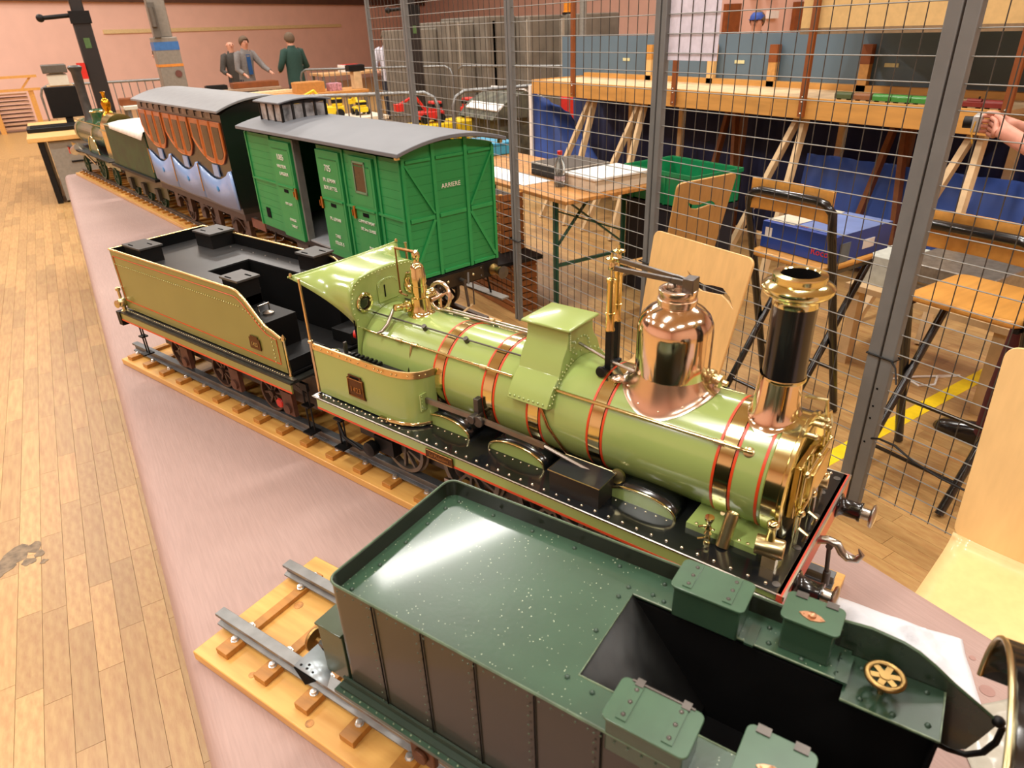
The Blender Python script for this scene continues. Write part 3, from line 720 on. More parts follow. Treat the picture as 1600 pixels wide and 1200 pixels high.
b = MB(); b.tube([r_ for r_ in rows[-1]], .0022, 8); b.build('roof_edge', lime, cr)
for s in (-1, 1): MB().lathe([(.0035, -.002), (.0042, 0), (.0035, .003), (.002, .006)], (1.062, s * .155, .495), n=12).build('roof_finial', brass, cr)
pts = [(px + .003, y * .955, (z - .44) * .93 + .44 if z > .44 else z) for y, z in ph]
dense = []
for i in range(len(pts) - 1):
    a_, b_ = Vector(pts[i]), Vector(pts[i + 1]); k_ = max(1, int((b_ - a_).length / .0085))
    for q in range(k_): dense.append(a_.lerp(b_, q / k_))
rivets(dense, .0021, (1, 0, 0), 'cab_rivets', MC.get('rivet_light_lime') or lime, cp, h=.0018)
for s in (-1, 1):
    b = MB(); b.lathe([(.016, 0), (.0215, .001), (.0225, .004), (.021, .006), (.0155, .006), (.0145, .003)], (px + .003, s * .071, .434), (1, 0, 0), 32, cap=False); o = b.build('porthole', brass, cp)
    MB().lathe([(.0, .001), (.0155, .001)], (px + .003, s * .071, .434), (1, 0, 0), 24, cap=False).build('porthole_glass', mat('dark_glass', '#1b1f1c', .06, spec=.8), o)
    rivets([(px + .0085, s * .071 + .019 * math.cos(a), .434 + .019 * math.sin(a)) for a in [2 * PI * k / 10 for k in range(10)]], .002, (1, 0, 0), 'porthole_bolts', brassd, o)
arch = [(-.030 + .0, .418), (-.030, .458)] + [(-.030 + .030 * (1 - math.cos(PI * k / 10)) - .0, .458 + .012 * math.sin(PI * k / 10)) for k in range(1, 10)] + [(.030, .458), (.030, .418)]
b = MB(); b.prism(arch, px + .003, px + .0055, 'x'); o = b.build('regulator_cover', lime, cp, bevel=.0008)
rivets([(px + .0055, y * .9, z - .003) for y, z in arch], .0018, (1, 0, 0), 'cover_rivets', lime, o)
b = MB(); b.box(px + .0055, px + .0065, -.012, -.009, .428, .456); b.build('slot', blackd, o)
# side sheet: straight then rounded into the boiler, brass trimmed
for s in (-1, 1):
    path = [(1.098, s * .158), (1.16, s * .158), (1.23, s * .158), (1.30, s * .158), (1.335, s * .157), (1.362, s * .152), (1.384, s * .143), (1.399, s * .130), (1.408, s * .114), (1.412, s * .098)]
    ss = MB().strip(path, .002 * -s, .2255, .345).build('cab_side_sheet', lime, E_)
    MB().strip([(x + (.0012 if i > 5 else 0), y + s * .0012) for i, (x, y) in enumerate(path)], .0045 * -s, .333, .3475).build('top_trim', brass if s > 0 else mat('warm_brass', '#ecd09c', .3, 1.0), ss)
    MB().grid([[(x, y * 1.01, .2255) for x, y in path[3:]], [(x, y * 1.012, .231) for x, y in path[3:]], [(x, y * 1.05, .2262) for x, y in path[3:]]]).build('foot_trim', brass, ss, solid=.0006)
    # rivets on trim
    rv = []; acc = 0
    for i in range(len(path) - 1):
        a_, b_ = Vector((*path[i], .340)), Vector((*path[i + 1], .340)); L_ = (b_ - a_).length; d = .012 - acc if acc else .006
        while d < L_:
            p = a_.lerp(b_, d / L_); rv.append((p.x, p.y * 1.013, p.z)); d += .0245
        acc = max(0, (L_ - (d - .0245)))
    rivets(rv, .0022, (0, s, 0), 'trim_rivets', brass, ss)
    b = MB(); b.lathe([(.0042, .225), (.0042, .345), (.006, .347), (.006, .352), (.003, .354), (.0028, .492), (.004, .495)], (1.092, s * .157, 0), n=10); b.build('cab_pillar', mat('copper_pillar', '#e6c898', .28, 1.0), E_)
    sp_ = [(1.418 + .002, s * .118), (1.432, s * .108), (1.432, s * .092)]
b = MB(); b.box(1.402, 1.405, -.138, -.108, .262, .300); b.build('rod_plate', lime, E_)
rivets([(1.4055, y, z) for y in (-.135, -.111) for z in (.266, .274, .282, .290, .297)], .0018, (1, -.3, 0), 'plate_rivets', lime, E_)
b = MB(); b.prism([(1.205, .252), (1.208, .262), (1.206, .297), (1.212, .300), (1.212, .305), (1.252, .305), (1.252, .300), (1.258, .297), (1.257, .262), (1.26, .252)], -.1615, -.159, 'y'); o = b.build('number_plate', MC['bronze_plate'], E_)
b = MB(); b.tube([(1.2075, -.162, .255), (1.209, -.162, .296), (1.256, -.162, .296), (1.2555, -.162, .255)], .0012, 5, closed=True); b.build('plate_rim', mat('bronze_rim', '#b98a52', .35, 1.0), o)
text('plate_number', '1423', .018, MC['bronze_rim'], o, (1.232, -.1622, .271), (1, 0, 0), (0, 0, 1))
b = MB(); b.box(1.218, 1.246, -.1625, -.1615, .2985, .3025); b.build('plate_slot', blackd, o)
# cab floor and fittings
MB().box(1.085, 1.20, -.15, .15, .2255, .229).build('cab_floor', blackm, E_)
b = MB(); b.box(1.180, 1.184, -.1, .1, .23, .40); b.build('backhead', blackd, E_)
b = MB(); b.box(1.12, 1.345, -.150, -.107, .229, .322); b.box(1.12, 1.345, .107, .150, .229, .322); b.build('side_tank', blackm, E_, each=True)
MB().lathe([(.0135, 0), (.0135, .004), (.011, .006), (.004, .009)], (1.132, -.130, .322), n=22).build('brass_filler', mat('pale_brass', '#e9dcae', .2, 1.0), E_)
b = MB(); b.box(1.158, 1.176, -.130, -.114, .322, .328); b.box(1.164, 1.17, -.126, -.118, .328, .354); b.build('reverser', steeld, E_, bevel=.001)
b = MB(); [b.cbox((1.185 + .014 * k, -.118, .326), (.006, .012, .008)) for k in range(7)]; b.build('rack_teeth', blackm, E_)
b = MB(); b.lathe([(.009, 0), (.011, .004), (.009, .01)], (1.172, -.085, .36), (-.9, -.5, 0), 12); b.build('red_knob', redb, E_, label='small red knob inside the cab')

# running board, valance, buffer beam
RBD = MB().box(1.088, 2.148, -.177, .177, .2165, .222).build('running_board', mat('black_board', '#17191b', .2, var=.25, scale=20, coat=.5), E_, bevel=.0008)
for s in (-1, 1):
    MB().box(1.10, 2.145, min(s * .172, s * .1755), max(s * .172, s * .1755), .190, .2165).build('valance', lime, E_)
    b = MB(); b.box(1.10, 2.145, min(s * .1755, s * .1763), max(s * .1755, s * .1763), .191, .1955); b.build('valance_lining', redp, E_)
    MB().tube([(1.09, s * .178, .2215), (2.148, s * .178, .2215)], .0013, 6).build('board_edge', steel, E_)
    rivets([(1.10 + .0262 * k, s * .166, .222) for k in range(40)], .0030, (0, 0, 1), 'board_rivets', mat('bright_rivet', '#e7dfca', .2, 1.0), RBD, h=.0028)
    rivets([(1.11 + .0262 * k, s * .1595 * 1.013, .222) for k in range(10)], .0026, (0, 0, 1), 'cab_foot_rivets', brass, RBD)
for (x, y) in ((2.135, -.16), (2.135, -.065), (2.125, .10), (2.135, .155), (2.135, .03)):
    MB().lathe([(.006, 0), (.006, .0008), (.003, .001)], (x, y, .222), n=12).build('board_screw', steeld, RBD)
MB().box(2.142, 2.152, -.18, .18, .172, .222).build('buffer_beam', mat('orange_red_paint', '#c8452c', .35, var=.05), E_)
b = MB(); b.box(2.150, 2.153, -.18, .18, .214, .2225); b.build('beam_top_strip', steel, E_)
# splashers: brass-edged arcs with lime face
for s in (-1, 1):
    for xc, hl, yb in ((1.447, .062, .114), (1.628, .066, .116), (1.888, .066, .114)):
        n = 14
        arc = [(xc + hl * math.cos(PI - PI * k / n), .222 + .030 * math.sin(PI * k / n) ** .8) for k in range(n + 1)]
        o = MB().prism(arc, s * yb, s * (yb - .002), 'y').build('splasher_face', lime, E_)
        MB().tube([(x, s * (yb + .001), z) for x, z in arc], .0026, 8).build('splasher_edge', brass, o)
        rows = [[(x, s * yb, z) for x, z in arc], [(x, s * (yb - .045), z) for x, z in arc]]
        MB().grid(rows).build('splasher_top', MC['black_board'], o, solid=.0012, ang=60)
        rivets([(xc - hl + .006 + .019 * k, s * (yb + .006), .222) for k in range(7)], .0022, (0, 0, 1), 'splasher_rivets', MC['bright_rivet'], o)
# black box on the board
b = MB(); b.box(1.736, 1.836, -.160, -.106, .222, .262); bb = b.build('black_locker', mat('brown_black', '#211c19', .4, var=.1), E_)
b = MB(); b.box(1.734, 1.838, -.162, -.104, .262, .265); o = b.build('locker_lid', mat('lid_black', '#26282b', .3, .2), bb)
MB().tube([(1.734, -.162, .265), (1.838, -.162, .265), (1.838, -.104, .265), (1.734, -.104, .265)], .0009, 4, closed=True).build('lid_edge', brassd, o)
# reach rod
b = MB(); b.bar((1.402, -.123, .283), (1.53, -.118, .281), .006, .011); b.bar((1.535, -.118, .281), (1.70, -.122, .279), .006, .010); b.tube([(1.70, -.122, .279), (1.74, -.122, .272), (1.79, -.120, .262), (1.83, -.117, .255)], .004, 6); b.build('reach_rod', mat('grey_rod', '#8d8379', .35, .9), E_)
b = MB(); b.box(1.524, 1.536, -.112, -.096, .262, .318); b.cyl((1.53, -.13, .28), (1.53, -.10, .28), .009, n=14); b.cyl((1.518, -.13, .272), (1.518, -.105, .272), .006, n=12); b.lathe([(.012, -.003), (.012, .003)], (1.545, -.124, .279), (0, -1, 0), 14); b.build('rod_bracket', steeld, E_, bevel=.001)
b = MB(); b.lathe([(.012, 0), (.014, .003), (.012, .008), (.005, .009)], (1.838, -.098, .256), (.2, -1, .3), 18); b.build('brass_union', brassd, E_)
# valve on smokebox side: brass slanted pipe, small column, plates
for s in (-1,):
    b = MB(); b.box(1.975, 2.09, -.118, -.055, .222, .233); b.build('saddle_foot', lime, E_)
    rivets([(1.99 + .014 * k, -.112, .233) for k in range(7)], .003, (0, 0, 1), 'foot_bolts', brassd, E_)
b = MB(); b.lathe([(.0105, 0), (.0105, .056), (.009, .057), (.008, .054)], (2.040, -.128, .222), (.05, .42, .9), 20); b.build('slanted_pipe', brassd, E_)
b = MB(); b.lathe([(.0055, 0), (.0055, .004), (.0035, .006), (.0055, .011), (.0035, .016), (.0065, .021), (.0035, .026), (.006, .031), (.0035, .036), (.0045, .042), (.0075, .048), (.0075, .052), (.004, .052)], (2.018, -.135, .222), n=16)
for z in (.012, .036): b.cyl((2.018, -.135, .222 + z), (2.006, -.146, .222 + z), .002, n=6)
b.build('drain_cock', brass, E_)
for y, x in ((-.128, 2.108), (.085, 2.112)):
    b = MB(); b.lathe([(.0155, -.018), (.0155, .020), (.014, .022), (.012, .02)], (x, y, .256), (1, .15, 0), 24); o = b.build('brass_cup', brassd, E_)
    b = MB(); b.lathe([(.0065, .262), (.0065, .292), (.0088, .294), (.0088, .300), (.006, .303)], (x + .001, y, 0), n=16); b.build('cup_pipe', brass, o)
    b = MB(); b.cbox((x + .005, y, .232), (.02, .016, .02)); b.build('cup_foot', MC['warm_brass'], o)
# buffers, hook, screw coupling
for y in (-.115, .115):
    b = MB(); b.lathe([(.022, 0), (.022, .003), (.0165, .006), (.015, .012), (.015, .032), (.017, .034), (.017, .038)], (2.152, y, .197), (1, 0, 0), 24); o = b.build('buffer_housing', black, E_)
    b = MB(); b.lathe([(.010, .036), (.010, .050), (.019, .052), (.021, .055), (.019, .058), (.008, .060)], (2.152, y, .197), (1, 0, 0), 24); b.build('buffer_head', steel, o)
b = MB(); b.tube([(2.15, 0, .200), (2.165, 0, .207), (2.18, 0, .205), (2.188, 0, .193), (2.198, 0, .186), (2.211, 0, .190), (2.216, 0, .202), (2.210, 0, .211)], [.007, .007, .007, .007, .0065, .006, .0045, .001], 10); b.build('coupling_hook', steel, E_)
b = MB(); b.cyl((2.168, 0, .204), (2.175, -.006, .140), .0035); b.lathe([(.0055, 0), (.0055, .006)], (2.17, -.008, .2), (0, 1, 0), 10); b.cyl((2.175, -.006, .15), (2.176, -.006, .125), .006); b.build('coupling_link', steeld, E_)
b = MB(); b.cyl((2.085, -.185, .208), (2.145, -.185, .208), .006, n=12); b.cyl((2.085, .185, .208), (2.145, .185, .208), .006, n=12); b.build('brake_rod', steel, E_)
# frames, wheels, motion below
for s in (-1, 1):
    MB().box(1.12, 2.13, min(s * .080, s * .084), max(s * .080, s * .084), .085, .2165).build('frame_plate', steeld, E_)
    b = MB(); b.bar((1.45, s * .135, .11), (1.73, s * .135, .118), .006, .013); b.bar((1.73, s * .135, .118), (1.99, s * .135, .15), .006, .013); b.build('coupling_rod', steel, E_)
    b = MB(); b.box(1.94, 2.06, min(s * .10, s * .15), max(s * .10, s * .15), .11, .19); b.cyl((1.93, s * .125, .15), (2.08, s * .125, .15), .03, n=20); b.build('cylinder_block', lime, E_, bevel=.002)
for x, r_ in ((1.30, .062), (1.50, .078), (1.70, .078), (1.89, .078)): wheelset(E_, x, r_, .205, RT, mat('grey_wheel', '#7b746a', .4, .5, var=.2), 10)
hang_step(E_, 1.108, -.128, .205, .066, .020); hang_step(E_, 1.108, .150, .205, .062, .026)
b = MB(); b.lathe([(.014, 0), (.018, .004), (.018, .02), (.012, .024)], (1.24, -.14, .12), (0, -1, 0), 16); b.tube([(1.13, -.15, .15), (1.15, -.155, .12), (1.2, -.15, .1), (1.24, -.15, .12)], .004, 8); b.box(1.24, 1.30, -.14, -.1, .11, .15); b.build('injector', blackm, E_)
b = MB(); b.box(1.448, 1.520, -.1795, -.177, .1925, .2125); o = b.build('name_plate', MC['bronze_plate'], E_)
MB().tube([(1.449, -.1798, .1935), (1.449, -.1798, .2115), (1.519, -.1798, .2115), (1.519, -.1798, .1935)], .0009, 5, closed=True).build('plate_rim', MC['bronze_rim'], o)
text('plate_name', 'La Mulatière', .010, MC['bronze_rim'], o, (1.484, -.180, .2025), (1, 0, 0), (0, 0, 1))
# ================================================================ DARK GREEN TENDER (frame G)
GZ = .056
D = thing('model_tender', 'large dark green model tender with hinged lids nearest the camera', 'model tender', (.72, 0, GZ), G)
hw = .121; zt = .3665; zd = .343; xs = .394; xe = .93
rc = .016
def rr_path(x0, x1, h, r, front=False):
    pts = [(x1, -h)]
    for k in range(7): a = R(-90) - R(90) * k / 6; pts.append((x0 + r + r * math.cos(a), -h + r + r * math.sin(a)))
    for k in range(7): a = R(180) - R(90) * k / 6; pts.append((x0 + r + r * math.cos(a), h - r + r * math.sin(a)))
    pts.append((x1, h)); return pts
pa = rr_path(xs, xe, hw, rc)
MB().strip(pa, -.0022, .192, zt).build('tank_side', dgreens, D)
MB().tube([(x, y, zt) for x, y in pa], .0018, 6).build('rim_beading', mat('worn_green_edge', '#4f644b', .35, var=.2, scale=60), D)
# inner face of the rim and deck with U opening
MB().strip([(x + .001 if x < .5 else x, y * .986) for x, y in pa], .0006, zd, zt).build('rim_lining', dgreen, D)
cx0, cx1, cy0, cy1 = .709, .943, -.062, .073
b = MB(); t_ = .003
b.prism([(x, y * .985) for x, y in rr_path(xs + .002, cx0, hw, rc)], zd - t_, zd, 'z'); b.box(cx0, cx1, cy1, hw - .002, zd - t_, zd); b.box(cx0, cx1 + .0, -hw + .002, cy0, zd - t_, zd)
b.build('tank_deck', deckm, D)
b = MB(); b.box(cx1, 1.031, .055, hw - .002, zd - .008, zd - .005); b.box(cx1, 1.031, -hw + .002, -.055, zd - .008, zd - .005); b.build('front_deck', dgreen, D, each=True)
e = mat('worn_green_lip', '#7d8f70', .4, var=.3, scale=80)
b = MB(); b.tube([(cx1, cy1, zd), (cx0, cy1, zd), (cx0, cy0, zd), (cx1, cy0, zd)], .0012, 5); b.tube([(cx1, .055, zd - .005), (1.031, .055, zd - .005), (1.031, hw - .003, zd - .005)], .0012, 5); b.tube([(cx1, -.055, zd - .005), (1.031, -.055, zd - .005), (1.031, -hw + .003, zd - .005)], .0012, 5); b.build('opening_lip', e, D)
b = MB(); b.add([(cx0, cy1, zd - .002), (cx0, cy0, zd - .002), (cx0 + .10, cy0, .21), (cx0 + .10, cy1, .21)], [(0, 1, 2, 3)]); b.build('coal_slope', mat('dusty_black', '#191a18', .6, var=.3, scale=60), D, solid=.001)
b = MB(); b.box(cx0, 1.031, cy1, cy1 + .003, .195, zd - .008); b.box(cx0, 1.031, cy0 - .003, cy0, .195, zd - .008); b.box(cx0, 1.06, -.119, .119, .193, .197); b.box(1.028, 1.031, .055, .119, .197, zd - .008); b.box(1.028, 1.031, -.119, -.055, .197, zd - .008)
b.build('coal_bunker', blackd, D)
# flush seams and rivet lines on the near side
b = MB()
for x in (.47, .544, .617, .691, .765, .84): b.box(x - .0004, x + .0004, -hw - .0025, -hw - .0008, .194, zt - .002)
b.build('side_seam', blackd, D, each=True)
pts = []
for x in (.47, .544, .617, .691, .765, .84):
    pts += [(x - .007, -hw - .0022, .20 + .0145 * k) for k in range(12)]
pts += [(xs + .02 + .0135 * k, -hw - .0022, zt - .006) for k in range(40)]
rivets(pts, .0015, (0, -1, 0), 'side_rivets', dgreen, D, h=.0009)
bp_ = [(.42, .107), (.48, .107), (.545, .107), (.61, .107), (.675, .107), (.735, .107), (.412, .085), (.412, .045), (.412, .0), (.412, -.05), (.412, -.1), (.7, .080), (.696, .060), (.697, .0), (.7, -.071), (.731, -.074), (.73, .083), (.745, .080), (.865, .083), (.86, .105), (.935, .08), (.90, .08), (.935, .10)]
rivets([(x, y, zd) for x, y in bp_] + [(x, y, zd - .005) for x, y in ((.955, .105), (.96, .065), (.99, .063), (1.02, .068), (1.015, .108), (.955, -.07), (1.02, -.07))], .0033, (0, 0, 1), 'deck_bolts', mat('bolt_green', '#33483a', .35, .1), D, h=.003)
# lidded boxes
def lidbox(x0, x1, y0, y1, zl, hinge, brassplate, big=True, par=D):
    b = MB(); b.box(x0 + .004, x1 - .004, y0 + .003, y1 - .003, zd, zl - .003); o = b.build('tool_box', dgreen, par, bevel=.002)
    b = MB(); r = .007
    pl = []
    for (cx, cy, a0) in ((x1 - r, y1 - r, 0), (x0 + r, y1 - r, 90), (x0 + r, y0 + r, 180), (x1 - r, y0 + r, 270)):
        pl += [(cx + r * math.cos(R(a0 + 22.5 * k)), cy + r * math.sin(R(a0 + 22.5 * k))) for k in range(5)]
    b.prism(pl, zl - .003, zl, 'z'); l = b.build('lid', mat('lid_green', '#38573f', .33, var=.08, coat=.3), o, bevel=.0006)
    if big:
        for xx in (x0 + .018, x1 - .020):
            b = MB(); b.box(xx - .005, xx + .005, y0 + .006, y1 - .004, zl, zl + .0012); h_ = b.build('hinge_strap', MC['lid_green'], l)
            rivets([(xx, lerp(y0 + .012, y1 - .01, k / 2), zl + .0012) for k in range(3)], .0025, (0, 0, 1), 'hinge_bolts', steeld, l, h=.0015)
        if hinge: 
            b = MB(); b.cyl((x0 + .01, y1 - .001, zl), (x1 - .01, y1 - .001, zl), .0015, n=8); [b.box(q - .004, q + .004, y1 - .006, y1 + .003, zl - .001, zl + .002) for q in (x0 + .018, x1 - .018)]; b.build('hinge_rod', steeld, l)
    else:
        b = MB(); [b.box(q - .006, q + .006, y1 - .007, y1 + .002, zl, zl + .0014) for q in (x0 + .014, x1 - .014)]; b.build('hinge', steeld, l)
    if brassplate:
        b = MB(); xm, ym = (x0 + x1) / 2, lerp(y0, y1, .35)
        b.prism([(xm - .013, ym), (xm - .008, ym + .004), (xm, ym + .0065), (xm + .008, ym + .004), (xm + .013, ym), (xm + .008, ym - .004), (xm, ym - .0065), (xm - .008, ym - .004)], zl, zl + .001, 'z'); b.lathe([(.004, 0), (.004, .003), (.002, .004)], (xm, ym, zl + .001), n=10)
        for q in (-.009, .009): b.dome((xm + q, ym, zl + .001), .0014)
        b.build('lock_plate', mat('copper_plate', '#b98a68', .35, .9), l)
    return o
lidbox(.755, .838, .063, .114, .390, False, False)
lidbox(.870, .929, .080, .124, .391, False, True, False)
lidbox(.764, .846, -.125, -.073, .391, True, False)
lidbox(.880, .940, -.118, -.060, .392, False, True, False)
b = MB(); b.box(.842, .852, .068, .10, zd, zd + .003); b.box(.934, .946, .07, .11, zd, zd + .003); b.build('deck_bracket', dgreen, D, each=True)
# side sheets swept at the front
for s in (-1, 1):
    up = [(.925, .378), (.955, .382), (.985, .379), (1.0, .374), (1.017, .364), (1.035, .351), (1.06, .336), (1.078, .325)]
    dn = [(1.078, .318), (1.070, .29), (1.064, .272), (1.055, .264), (1.04, .266), (1.031, .275), (1.031, .20), (.925, .20)]
    MB().prism(up + dn, s * hw - .0012, s * hw + .0012, 'y').build('side_wing', mat('wing_green', '#2c3a2b', .25, var=.15, coat=.5), D)
    MB().tube([(x, s * hw, z) for x, z in up], .0018, 6).build('wing_edge', MC['worn_green_edge'], D)
    b = MB(); b.tube([(1.078, s * hw, .326), (1.084, s * .122, .318), (1.084, s * .122, .296), (1.078, s * .122, .275), (1.066, s * .122, .262), (1.05, s * .122, .259), (1.04, s * .120, .262), (1.034, s * .118, .262)], .0032, 10); b.sphere((1.079, s * hw, .325), .006); b.sphere((1.036, s * .118, .262), .006); b.build('grab_iron', blackm, D)
b = MB(); b.tube([(.976 + .0165 * math.cos(a), .084 + .0165 * math.sin(a), .362) for a in [2 * PI * k / 28 for k in range(28)]], .0032, 8, closed=True)
for k in range(6):
    a = 2 * PI * k / 6 + .3; b.bar((.976, .084, .362), (.976 + .015 * math.cos(a), .084 + .015 * math.sin(a), .362), .0060, .002)
b.lathe([(.0055, .359), (.0055, .364)], (.976, .084, 0), n=14); b.cyl((.976, .084, .338), (.976, .084, .36), .003)
b.build('brass_handwheel', mat('old_brass', '#a88a55', .38, 1.0, var=.15), D)
# lower body: running plate, steps of angle, frame and wheels
b = MB(); b.box(.385, 1.05, -.138, .138, .178, .184); b.build('running_plate', dgreen, D)
b = MB(); b.box(.39, .93, -.1245, -.1215, .184, .197); b.box(.39, .93, -.132, -.124, .184, .188); b.build('foot_angle', mat('foot_green', '#2a382b', .4, .1), D)
rivets([(.40 + .0145 * k, -.134, .184) for k in range(44)], .0016, (0, 0, 1), 'plate_rivets', e, D)
b = MB(); b.box(.347, .392, -.116, .116, .175, .262); b.box(.345, .393, -.119, .119, .262, .266); b.build('rear_locker', mat('olive_green', '#3c4a34', .3, coat=.3), D, bevel=.001)
b = MB(); b.box(.298, .303, -.090, .136, .128, .171); b.box(.303, .39, -.09, .136, .165, .171); bb = b.build('buffer_beam', dgreens, D)
b = MB(); b.add([(.300, -.136, .172), (.366, -.136, .172), (.346, -.105, .172), (.300, -.092, .172)], [(0, 1, 2, 3)]); o = b.build('corner_plate', mat('pale_blue_grey', '#a7b3b8', .35, .5), D, solid=.002)
b = MB(); b.prism([(.300, .1708), (.345, .1708), (.318, .146)], -.1375, -.1345, 'y'); b.build('opening_shade', blackd, D)  # black triangle stands in for the shade in the opening below the plate
rivets([(.308 + .012 * k, -.130, .173) for k in range(3)] + [(.318, -.124, .173)], .0022, (0, 0, 1), 'plate_bolts', blackm, D)
for y in (-.07, .07):
    b = MB(); b.cyl((.275, y, .14), (.34, y, .14), .006, n=12); b.cyl((.31, y, .14), (.34, y, .14), .010, .013, n=14); o = b.build('buffer_stock', steeld, D)
    b = MB(); b.lathe([(.004, -.0045), (.018, -.003), (.020, 0), (.019, .003), (.005, .005), (.005, .014)], (.262, y, .14), (1, 0, 0), 26); b.build('buffer_head', MC['old_brass'], o)
for s in (-1, 1):
    MB().box(.36, 1.06, min(s * .052, s * .055), max(s * .052, s * .055), .085, .178).build('frame_plate', steeld, D)
    for x in (.50, .72, .94):
        b = MB(); b.box(x - .02, x + .02, min(s * .098, s * .108), max(s * .098, s * .108), .08, .15); b.cyl((x, s * .108, .1), (x, s * .115, .1), .012, n=12); b.build('axlebox', mat('brown_casting', '#70482f', .5, .4, var=.2), D, bevel=.002)
for x in (.50, .72, .94): wheelset(D, x, .045, .145, GZ, MC['grey_wheel'], 9)
b = MB(); b.cyl((.355, .03, .13), (.375, .03, .15), .008, n=10); b.build('coupling', steeld, D)

# ================================================================ BLACK CAB OF THE NEXT ENGINE (bottom right)
K = thing('model_locomotive', 'black engine cab with brass edging at the right corner of the cover', 'model locomotive', (1.3, 0, GZ), G)
arc = []
for k in range(25):
    a = lerp(R(-12), R(192), k / 24); arc.append((.1335 * math.cos(a), .385 + .092 * max(math.sin(a), -.3)))
MB().grid([[(1.054, y, z) for y, z in arc], [(1.42, y, z) for y, z in arc]]).build('cab_roof', mat('glossy_black_roof', '#101010', .12, coat=.8), K, solid=.003, ang=60)
MB().tube([(1.053, y, z) for y, z in arc], .0026, 8).build('roof_edge', brassd, K)
for s in (-1, 1):
    MB().box(1.20, 1.42, s * .131 - .001, s * .131 + .001, .19, .39).build('side_sheet', black, K)
MB().box(1.30, 1.303, -.12, .12, .19, .47).build('cab_front', black, K)
b = MB(); b.lathe([(.095, 0), (.095, .13), (.085, .14), (.0, .142)], (1.30, 0, .27), (-1, 0, 0), 36); b.build('backhead', mat('amber_brass', '#d39a3a', .25, 1.0), K)
MB().box(1.12, 1.42, -.13, .13, .18, .19).build('running_board', blackm, K)
for s in (-1, 1): MB().box(1.14, 1.42, min(s * .055, s * .06), max(s * .055, s * .06), .09, .18).build('frame_plate', steeld, K)
for x in (1.22,): wheelset(K, x, .045, .145, GZ, MC['grey_wheel'], 9)
b = MB(); b.tube([(1.12, -.06, .20), (1.12, -.06, .235), (1.14, -.06, .25)], .003, 8); b.cyl((1.14, -.03, .235), (1.14, .01, .235), .004); b.build('cab_valves', brassd, K)

# ================================================================ WHITE CLOTHS ON THE TABLE
def cloth(name, label, quad, z, m, amp=.004, n=20, seed=1, cat='cloth'):
    rows = []
    for j in range(n + 1):
        row = []
        for i in range(n + 1):
            u_, v_ = i / n, j / n
            p = [quad[0][k] * (1 - u_) * (1 - v_) + quad[1][k] * u_ * (1 - v_) + quad[2][k] * u_ * v_ + quad[3][k] * (1 - u_) * v_ for k in (0, 1)]
            h = noise.noise(Vector((p[0] * 22, p[1] * 22, seed))) * amp + noise.noise(Vector((p[0] * 60, p[1] * 60, seed + 4))) * amp * .35
            e_ = min(u_, v_, 1 - u_, 1 - v_) * 6
            row.append((p[0] + noise.noise(Vector((p[0] * 18, p[1] * 18, seed + 7))) * .006, p[1] + noise.noise(Vector((p[0] * 18, p[1] * 18, seed + 9))) * .006, z + max(0.0008, (h + amp * .6) * min(1, e_))))
        rows.append(row)
    return MB().grid(rows).build(name, m, at=(quad[0][0], quad[0][1], z), label=label, cat=cat, solid=.001, ang=70)
cloth('cleaning_cloth', 'crumpled white cloth on the cover behind the dark green tender', [(.66, .50), (.955, .50), (1.05, .30), (.93, .20)], .7505, whitec, .022, n=36)
cloth('plastic_bag', 'clear plastic sheet lying before the black cab', [(.90, .235), (1.0, .20), (.93, .10), (.80, .14)], .7505, mat('cloudy_plastic', '#c9c4b4', .2, alpha=.75), .006, seed=5, cat='plastic sheet')
# ================================================================ GREEN VAN (frame F)
FZ = .048
V = thing('model_goods_van', 'bright green model brake van with grey roof and lookout', 'model van', (4.36, 0, FZ), F)
vx0, vx1, vh = 3.80, 4.925, .176
zb_, ze_ = .245, .617
def wall(x0, x1, z0, z1, nm='body_panel', y=-vh, t=.006, m=vgreen):
    return MB().box(x0, x1, min(y, y + (t if y < 0 else -t)), max(y, y + (t if y < 0 else -t)), z0, z1).build(nm, m, V)
wall(vx0, 4.21, zb_, ze_); wall(4.405, vx1, zb_, ze_, t=.006)
wall(vx0, vx1, zb_, ze_, y=vh)
# horizontal plank boards proud of the near wall
def planks(x0, x1, z0, z1, n, y, nm='plank', m=vgreen, ax='y'):
    pr = None; h = (z1 - z0) / n
    for k in range(n):
        if pr is None:
            if ax == 'y': pr = MB().box(x0, x1, y - .0010, y, z0 + .0006, z0 + h - .0006).build(nm, m, V)
            else: pr = MB().box(y, y + .0010, x0, x1, z0 + .0006, z0 + h - .0006).build(nm, m, V)
        else: clone(pr, V, (0, 0, h * k))
planks(vx0 + .012, 4.02, zb_ + .01, ze_ - .01, 13, -vh)
planks(4.575, 4.63, zb_ + .01, ze_ - .01, 13, -vh)
planks(4.78, vx1 - .012, zb_ + .01, ze_ - .01, 13, -vh)
def door(x0, x1, nm, z0=zb_ - .005, z1=ze_ - .012):
    y = -vh - .010
    o = MB().box(x0, x1, y, -vh - .0005, z0, z1).build(nm, vgreen, V, bevel=.001)
    b = MB(); b.box(x0 + .012, x1 - .012, y - .0008, y + .001, z0 + .03, .435); b.box(x0 + .012, x1 - .012, y - .0008, y + .001, .455, z1 - .03); b.build('door_panel', mat('green_panel', '#2a8c49', .5, var=.04), o)
    b = MB(); b.box(x0 + .02, x1 - .02, y - .0016, y, z1 - .028, z1 - .0255); b.build('door_line', vgreend, o)
    return o, y
d1, y_ = door(4.035, 4.205, 'sliding_door')
d2, _ = door(4.41, 4.57, 'sliding_door')
d3, _ = door(4.635, 4.775, 'hinged_door', zb_ + .01)
